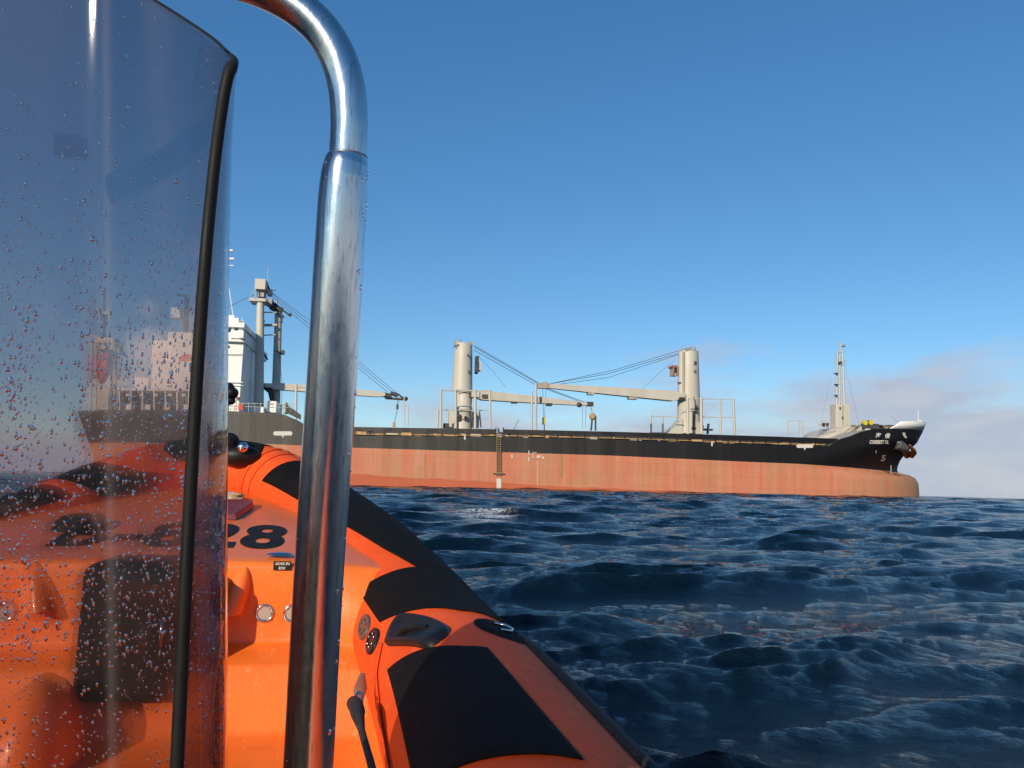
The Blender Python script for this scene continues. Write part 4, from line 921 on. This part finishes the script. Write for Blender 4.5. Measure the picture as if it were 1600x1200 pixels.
for px_, py_ in [(413.5, 958), (457, 958.5), (11, 955)]:
    c = wallpt(px_, py_); b = MB(); r_ = .036
    b.path([c + Vector((.031 * math.cos(a_), -.002, .031 * math.sin(a_))) for a_ in np.linspace(0, 2 * math.pi, 33)], .0065, 10, 0, False)
    o = b.build('round_deck_light', [steel], deck); l2 = MB()
    l2.cyl(c + Vector((0, .002, 0)), c + Vector((0, -.004, 0)), .027, .027, 28); l2.build('lens', [lensm], o)
    sc_ = MB()
    for k in range(4): a_ = R(45 + 90 * k); sc_.ball(c + Vector((.031 * math.cos(a_), -.010, .031 * math.sin(a_))), .004, 6)
    sc_.build('screw', [steel], o)
# label plate
p = wallpt(427, 890.5); q = wallpt(455.5, 877); b = MB(); b.box((p.x, 3.412, p.z), (q.x, 3.418, q.z)); lbp = b.build('label_plate', [blackp], deck)
lt = MB()
for txt, xa_, xb_, ya_, yb_ in [('ANCHOR', 430, 445, 878.6, 883), ('IN', 446.5, 452.5, 878.6, 883), ('BOW', 435.5, 446, 885.6, 890)]:
    v2, f2, _a = text_verts(txt, .02, 2); a_ = pu(xa_, yb_, 3.411); b_ = pu(xb_, ya_, 3.411); lt.add([(a_.x + (b_.x - a_.x) * x, 3.4105, a_.z + (b_.z - a_.z) * y) for x, y in v2], f2)
lt.build('lettering', [principled('cream_lettering', (.75, .70, .55), .5)], lbp)
# chrome deck cleat on the lip
c_ = Vector((*deck_hit(441, 861)[:1], 3.50, H + deck_w(3.5) + .004)); b = MB(); b.ball(c_, .05, 18, 0, (1.15, .62, .26), half=True); b.build('deck_filler_cap', [steel], deck)
# dark locker door in the bulkhead
b = MB(); a_ = pu(110, 1100, 3.12); q_ = pu(296, 880, 3.12)
def rrect(x0, z0, x1, z1, r_, n=6):
    out = []
    for cx2, cz2, s0 in [(x1 - r_, z1 - r_, 0), (x0 + r_, z1 - r_, 90), (x0 + r_, z0 + r_, 180), (x1 - r_, z0 + r_, 270)]:
        for k in range(n + 1): an2 = R(s0 + 90 * k / n); out.append((cx2 + r_ * math.cos(an2), cz2 + r_ * math.sin(an2)))
    return out
def slab(outline, y0, y1, bev):
    b = MB(); n = len(outline); cx2 = sum(p[0] for p in outline) / n; cz2 = sum(p[1] for p in outline) / n
    def sh(k): return [((x - cx2) * k + cx2, (z - cz2) * k + cz2) for x, z in outline]
    r1 = [[Vector((x, y0, z)) for x, z in outline + outline[:1]], [Vector((x, y1 + bev, z)) for x, z in outline + outline[:1]]]
    k = 1 - bev / (max(p[0] for p in outline) - cx2); s_ = sh(k); r1.append([Vector((x, y1, z)) for x, z in s_ + s_[:1]])
    b.grid(r1, 0, True); b.add([Vector((x, y1, z)) for x, z in s_], [tuple(range(n))]); return b
sb = slab(rrect(a_.x, a_.z, q_.x, q_.z, .05), 3.44, 3.12, .015); hous = sb.build('locker_door', [blackp], deck)
b = MB(); b.path([Vector((q_.x - .07, 3.11, (a_.z + q_.z) / 2 - .05)), Vector((q_.x - .07, 3.08, (a_.z + q_.z) / 2 - .04)), Vector((q_.x - .07, 3.08, (a_.z + q_.z) / 2 + .04)), Vector((q_.x - .07, 3.11, (a_.z + q_.z) / 2 + .05))], .007, 8); b.build('handle', [steel], hous)
b = MB(); c = pu(55, 1125, 2.85); b.ball((c.x - .02, 2.95, H - .95), .30, 26, 0, (.46, .8, 1.0), half=True); b.build('floor_hump', [orange_g], deck)
# maroon pad, shackle and lashing on deck behind the number
xa_, ua_ = deck_hit(330, 812); xb_, ub_ = deck_hit(399, 791)
b = MB(); b.add([B(xa_, ua_, deck_w(ua_) + .002), B(xb_ - .04, ua_, deck_w(ua_) + .002), B(xb_, ub_ - .08, deck_w(ub_ - .08) + .002), B(xb_ - .01, ub_, deck_w(ub_) + .002), B(xa_, ub_, deck_w(ub_) + .002)] + [B(xa_, ua_, deck_w(ua_) + .03), B(xb_ - .05, ua_ + .01, deck_w(ua_) + .03), B(xb_ - .01, ub_ - .08, deck_w(ub_ - .08) + .03), B(xb_ - .02, ub_ - .01, deck_w(ub_) + .03), B(xa_, ub_ - .01, deck_w(ub_) + .03)],
      [(0, 1, 6, 5), (1, 2, 7, 6), (2, 3, 8, 7), (3, 4, 9, 8), (4, 0, 5, 9), (5, 6, 7, 8, 9)])
b.build('deck_pad', [varied('maroon_rubber', (.13, .025, .03), (.17, .04, .04), .35, 8)], deck)
def coil(name, px_, py_, rad_, turns, rr_, mt, label, cat, sq=1.0, seed=1):
    x_, u_ = deck_hit(px_, py_); rn = random.Random(seed); pts = []
    n = int(turns * 22)
    for i in range(n):
        a_ = i / 22 * 2 * math.pi; r_ = rad_ * (.65 + .35 * math.sin(i * .13 + seed)) ; lay = int(i / 22) % 3
        xx = x_ + r_ * math.cos(a_) + rn.uniform(-.006, .006); uu = u_ + .04 + r_ * sq * math.sin(a_) + rn.uniform(-.006, .006)
        pts.append(B(xx, uu, deck_w(uu) - .03 * abs(xx / inner_v(uu)) ** 3 + rr_ * (1 + 1.5 * lay)))
    root = empty(name, (0, 0, 0)); base = B(x_, u_, deck_w(u_)); wb = OB + brr * base.x + bvv * base.y + Vector((0, 0, base.z)); root.location = wb; root.rotation_euler = (0, 0, BA)
    b = MB(); b.path([p - base for p in pts], rr_, 7); b.build('rope', [mt], root); tag(root, label, cat); return root
coil('coiled_rope', 118, 826, .10, 7, .009, webm, 'black rope coiled loosely on the orange foredeck behind the windscreen', 'rope', 1.3, 2)
coil('coiled_rope', 362, 781, .06, 5, .008, varied('cream_rope', (.50, .40, .27), (.32, .22, .14), .85, 60), 'small cream rope lashing at the foot of the bow tube', 'rope', .8, 5)
# bow post with light, bollard and ball
b = MB(); f1 = 5.5
b.path([pb(343, 712, f1), pb(343, 606, f1)], .016, 12); bp_ = b.build('bow_light_post', [blackp], rib)
b = MB()
for (x_, y_, r_) in [(350, 612, .050), (356, 606, .034), (361, 614, .038), (352, 625, .038), (360, 626, .026), (347, 633, .03)]: b.ball(pb(x_, y_, f1 - .02), r_ * 1.35, 12, 0, (1, 1, .85))
b.build('lamp_housing', [blackp], bp_)
b = MB(); b.path([pb(352, 716, 5.2), pb(354, 700, 5.2), pb(355, 686, 5.2)], [.085, .065, .075], 14); b.ball(pb(366, 690, 5.2), .035, 12); b.ball(pb(355, 686, 5.2), .075, 12, 0, (1, 1, .6)); b.ball(pb(375, 712, 5.2), .09, 14, 0, (1.5, 1, .8)); b.path([pb(362, 700, 5.4), pb(372, 712, 5.35), pb(384, 726, 5.25)], .016, 8); b.ball(pb(358, 712, 5.4), .06, 12, 0, (1.2, 1, .7))
bol = b.build('bow_bollard', [blackp], rib)
b = MB(); b.ball(pb(379, 699, 5.12), .036, 16); b.build('steel_ball', [steel], bol)

# ---- grab rail
rail_m = principled('brushed_steel_rail', (.56, .54, .51), .2, 1.0)
nt = rail_m.node_tree; tc2 = nt.nodes.new('ShaderNodeTexCoord'); 
n_s = obj_noise(rail_m, 230, 6, (1, 1, .03), .7); n_b = obj_noise(rail_m, 7, 5, (1, 1, .6)); n_f = obj_noise(rail_m, 900, 3, (1, 1, .4), .7)
set_in(rail_m, 'Roughness', ramp(rail_m, math_node(nt, 'ADD', math_node(nt, 'MULTIPLY', n_s, .35), math_node(nt, 'ADD', math_node(nt, 'MULTIPLY', n_b, .35), math_node(nt, 'MULTIPLY', obj_noise(rail_m, 120, 7, (1, 1, .7), .75), .3))), [(.36, (.09, .09, .09)), (.64, (.27, .27, .27))]))
n_scr = obj_noise(rail_m, 420, 3, (1, 1, .012), .5); n_pit = obj_noise(rail_m, 120, 7, (1, 1, .7), .75)
rc = ramp(rail_m, n_b, [(.3, (.70, .70, .69)), (.7, (.56, .55, .54))])
rc = mixc(rail_m, ramp(rail_m, n_scr, [(.56, (0, 0, 0)), (.68, (.55, .55, .55))]), rc, (.30, .29, .28))
rc = mixc(rail_m, ramp(rail_m, n_pit, [(.60, (0, 0, 0)), (.68, (.7, .7, .7))]), rc, (.85, .84, .82))
set_in(rail_m, 'Base Color', rc)
bump(rail_m, math_node(nt, 'ADD', n_s, math_node(nt, 'MULTIPLY', n_f, .12)), .10, .0015)
def dens(pts, n): return [Vector(catmull([tuple(p) for p in pts], t)) for t in np.linspace(0, len(pts) - 1.0001, n)]
DR = .65
lowp = [pb(466, 1400, DR), pb(474, 1290, DR), pb(481.5, 1200, DR), pb(498, 900, DR), (pb(518, 600, DR)), pb(528, 430, DR), pb(534.5, 320, DR), pb(538, 278, DR), pb(541, 257, DR), pb(543, 246, DR), pb(543.5, 241, DR)]
rr0 = [38.3, 38.3, 38.3, 38.3, 38.8, 38.6, 37.8, 36.6, 34.2, 31, 28.8]
PX = DR / FPX
n = 120; P_ = dens(lowp, n); rads = [interp(i / (n - 1) * (len(rr0) - 1), range(len(rr0)), rr0) * PX for i in range(n)]
b = MB(); b.path(P_, rads, 64, 0, True); rail = b.build('grab_rail', [rail_m], rib); rail['label'] = 'brushed steel grab rail beside the windscreen'
up = [pb(543.2, 246, DR), pb(545, 215, DR), pb(545.5, 185, DR), pb(542, 140, DR), pb(530, 95, DR), pb(506, 52, DR), pb(472, 18, DR), pb(430, -8, DR), pb(380, -28, DR), pb(300, -48, DR), pb(180, -60, DR), pb(0, -64, DR), pb(-250, -60, DR)]
b = MB(); b.path(dens(up, 140), 29.2 * PX, 56, 0, True); bend = b.build('rail_bend', [rail_m], rail)
b = MB(); c = pb(543.6, 243.5, DR); tg = (pb(545, 215, DR) - pb(543.2, 246, DR)).normalized()
u1 = tg.cross(Vector((0, 1, 0))).normalized(); u2 = tg.cross(u1)
b.path([c + (u1 * math.cos(a_) + u2 * math.sin(a_)) * 29.3 * PX for a_ in np.linspace(0, 2 * math.pi, 40)], 1.5 * PX, 8, 0, False); b.build('weld_seam', [varied('dull_weld', (.30, .28, .26), (.42, .40, .37), .4, 300, metal=1.0)], rail)

# ---- windscreen
ws_cols_top = [(361, 106, .615), (365.5, 95, .645), (362, 87, .69), (352, 78, .74), (325, 54, .805), (245, 2, .852), (178, -34, .878), (140, -48, .884), (60, -80, .877), (-200, -140, .857), (-740, -220, .812)]  # unseen left end carried further out so its shadow covers the near tube
ws_cols_bot = [(270, 1330, .555), (312, 1330, .59), (340, 1330, .635), (349, 1330, .69), (338, 1330, .745), (268, 1330, .80), (190, 1330, .83), (150, 1330, .836), (60, 1330, .829), (-200, 1330, .809), (-745, 1330, .765)]
def wscr(q, s):
    a = catmull(ws_cols_top, q * 10 * .99999); c = catmull(ws_cols_bot, q * 10 * .99999)
    P = pb(*a).lerp(pb(*c), s)
    wq = interp(q, [0, .1, .2, .3, .45], [1, .6, .32, .25, 0])      # the near edge is cut in a slight curve
    k = -18.0 * math.sin(math.pi * min(1, max(0, s)) ** .6) * wq * (a[2] + (c[2] - a[2]) * s) / FPX
    return P + Vector((cr.dot(brr), cr.dot(bvv), cr.z)) * k
b = MB(); NQ, NS = 110, 50
b.grid([[wscr(i / NQ, j / NS) for j in range(NS + 1)] for i in range(NQ + 1)], 0, True)
tint = bpy.data.materials.new('tinted_acrylic'); tint.use_nodes = True; nt = tint.node_tree; nt.nodes.remove(nt.nodes['Principled BSDF'])
tintc = (.69, .625, .635, 1)
tr = nt.nodes.new('ShaderNodeBsdfTransparent'); tr.inputs[0].default_value = tintc
gl = nt.nodes.new('ShaderNodeBsdfGlossy'); gl.inputs['Roughness'].default_value = .05; gl.inputs[0].default_value = (.9, .9, .9, 1)
df = nt.nodes.new('ShaderNodeBsdfDiffuse'); df.inputs[0].default_value = (.55, .52, .50, 1)
fr = nt.nodes.new('ShaderNodeFresnel'); geo_ = nt.nodes.new('ShaderNodeNewGeometry')
ior_ = math_node(nt, 'MULTIPLY_ADD', geo_.outputs['Backfacing'], 1 / 1.45 - 1.45); ior_.node.inputs[2].default_value = 1.45; nt.links.new(ior_, fr.inputs[0])
m2 = nt.nodes.new('ShaderNodeMixShader'); nt.links.new(fr.outputs[0], m2.inputs[0]); nt.links.new(tr.outputs[0], m2.inputs[1]); nt.links.new(gl.outputs[0], m2.inputs[2])
m3 = nt.nodes.new('ShaderNodeMixShader'); nt.links.new(m2.outputs[0], m3.inputs[1]); nt.links.new(df.outputs[0], m3.inputs[2])
salt = obj_noise(tint, 9.0, 7, (1, 1, .10), .68)
sm_ = nt.nodes.new('ShaderNodeAttribute'); sm_.attribute_name = 'painted_veil'
film = math_node(nt, 'MULTIPLY', salt, math_node(nt, 'ADD', math_node(nt, 'MULTIPLY', sm_.outputs['Fac'], .10), .018))  # thin salt film, plus the bend's pale reflection painted in as diffuse colour
nt.links.new(film, m3.inputs[0])
nt.links.new(m3.outputs[0], nt.nodes['Material Output'].inputs[0])
# the wetted face bends and softens what is seen through it
wetf = tint.copy(); wetf.name = 'wetted_acrylic_face'; nt = wetf.node_tree
rf = nt.nodes.new('ShaderNodeBsdfRefraction'); rf.inputs[0].default_value = tintc; rf.inputs['IOR'].default_value = 1.025; rf.inputs['Roughness'].default_value = .42
rbn = obj_noise(wetf, 38, 4, (1, 1, .6), .6); rbp = nt.nodes.new('ShaderNodeBump'); rbp.inputs['Strength'].default_value = .6; rbp.inputs['Distance'].default_value = .006
nt.links.new(rbn, rbp.inputs['Height']); nt.links.new(rbp.outputs[0], rf.inputs['Normal'])
mm_ = nt.nodes.new('ShaderNodeMixShader'); mm_.inputs[0].default_value = .45
nt.links.new(nt.nodes[tr.name].outputs[0], mm_.inputs[1]); nt.links.new(rf.outputs[0], mm_.inputs[2]); nt.links.new(mm_.outputs[0], nt.nodes[m2.name].inputs[1])
screen = b.build('windscreen', [tint, wetf], rib); sm = screen.modifiers.new('thick', 'SOLIDIFY'); sm.thickness = .004; sm.offset = 1; sm.material_offset = 1
sa = screen.data.attributes.new('painted_veil', 'FLOAT', 'POINT')
vals = []
for i in range(NQ + 1):
    for j in range(NS + 1):
        q_ = i / NQ; vals.append(math.exp(-((q_ - .635) / .022) ** 2) + .55 * math.exp(-((q_ - .50) / .03) ** 2) * max(0, 1 - j / NS * 2.2) + .5 * max(0, 1 - j / NS * 3) * (q_ > .7))  # pale band painted along the bend for its reflection, paler areas higher up
sa.data.foreach_set('value', vals)
screen['label'] = 'curved tinted windscreen wet with spray'
b = MB(); pts = [wscr(0, 1 - i / 120) for i in range(120)] + [wscr(i / 110 * .98, 0) for i in range(1, 111)]
b.path(pts, [.0048 - .0004 * i / 120 for i in range(120)] + [max(.0013, .0048 - .00014 * i) for i in range(1, 111)], 14, 0, True)
b.build('edge_trim', [varied('black_rubber_trim', (.005, .0055, .005), (.010, .010, .009), .55, 20, r2=.75, Specular_IOR_Level=.25)], screen)

# water drops on the windscreen and on the rail
dropm = bpy.data.materials.new('water_drop'); dropm.use_nodes = True; nt = dropm.node_tree; pbs = nt.nodes['Principled BSDF']
pbs.inputs['Transmission Weight'].default_value = 1; pbs.inputs['Roughness'].default_value = 0.0; pbs.inputs['IOR'].default_value = 1.33; pbs.inputs['Base Color'].default_value = (1, 1, 1, 1)
def add_drop(mb, c, nrm, upv, rr_, el, h_):
    side = nrm.cross(upv).normalized(); upv = side.cross(nrm).normalized(); n = 9; vs = []; fs = []
    for i in range(4):
        ph = math.pi / 2 * (1 - i / 3)
        for k in range(n):
            a_ = 2 * math.pi * k / n; vs.append(c + (side * math.cos(a_) * rr_ + upv * math.sin(a_) * rr_ * el) * math.sin(ph) + nrm * (math.cos(ph) * h_))
    for i in range(3):
        for k in range(n): a1 = i * n + k; b1 = i * n + (k + 1) % n; fs.append((a1, b1, b1 + n, a1 + n))
    fs.append(tuple(range(n))[::-1]); mb.add(vs, fs, 0, True)
rn = random.Random(21); dm_ = MB(); camb = w2b(CAM); zc = Vector((0, 0, 1)); cnt = 0
while cnt < 5200:
    s = rn.random()
    if rn.random() < .13: q = rn.random() * .3
    else: q = interp(rn.uniform(-345, 30), [-352, -325, -245, -178, -140, -60, 200], [.3, .4, .5, .6, .7, .8, .9])
    # few near the top, thick lower down
    dens_ = .10 + .9 * min(1, max(0, (s - .14) / .30))
    if q > .62: dens_ *= .75
    if s > .80: dens_ *= .5
    if q < .16: dens_ *= .9
    if rn.random() > dens_: continue
    c = wscr(q, s); e1 = wscr(min(1, q + .004), s) - wscr(max(0, q - .004), s); e2 = wscr(q, min(1, s + .004)) - wscr(q, max(0, s - .004))
    nn = e1.cross(e2).normalized()
    if nn.dot(camb - c) < 0: nn = -nn
    far = q < .12
    rr_ = .00062 + .0013 * rn.random() ** 2.6
    if rn.random() < .03: rr_ *= 1.35
    add_drop(dm_, c + nn * .0002, nn, zc + e1.normalized() * rn.uniform(-.3, .3), rr_ * (.8 if far else 1), rn.uniform(.9, 2.1) if s > .4 else rn.uniform(.9, 1.5), rr_ * rn.uniform(.5, .8)); cnt += 1
dro = dm_.build('spray_drops', [dropm], None); dro.matrix_world = Matrix.Translation(OB) @ Matrix.Rotation(BA, 4, 'Z')
tag(dro, 'clear sea spray drops spattered over the tinted windscreen', None, kind='stuff')
dm2 = MB()
for k in range(64):
    i = rn.randrange(18, 92); c = P_[i]; tgv = (P_[i + 1] - P_[i - 1]).normalized(); tc_ = (camb - c).normalized(); sd = tgv.cross(tc_).normalized()
    fw = sd.cross(tgv).normalized()
    if fw.dot(tc_) < 0: fw = -fw
    if sd.x < 0: sd = -sd
    a_ = R(rn.choice([1, 1, 1, 1, -1]) * rn.uniform(45, 88)); nrm = (fw * math.cos(a_) + sd * math.sin(a_)).normalized()
    rr_ = rn.uniform(.0006, .0016); add_drop(dm2, c + nrm * (rads[i] * .995), nrm, tgv, rr_, rn.uniform(1, 1.8), rr_ * .7)
d2 = dm2.build('rail_drops', [dropm], None); d2.matrix_world = Matrix.Translation(OB) @ Matrix.Rotation(BA, 4, 'Z')
tag(d2, 'small clear water drops clinging to the steel grab rail', None, kind='stuff')

mt_b = MB(); mt_b.box((-.80, -2.1, H - .939), (.82, 1.75, H - .930)); mt_b.build('added_dark_mat', [rubber], rib)  # unseen dark mat, added to keep floor glare out of pane and rail reflections
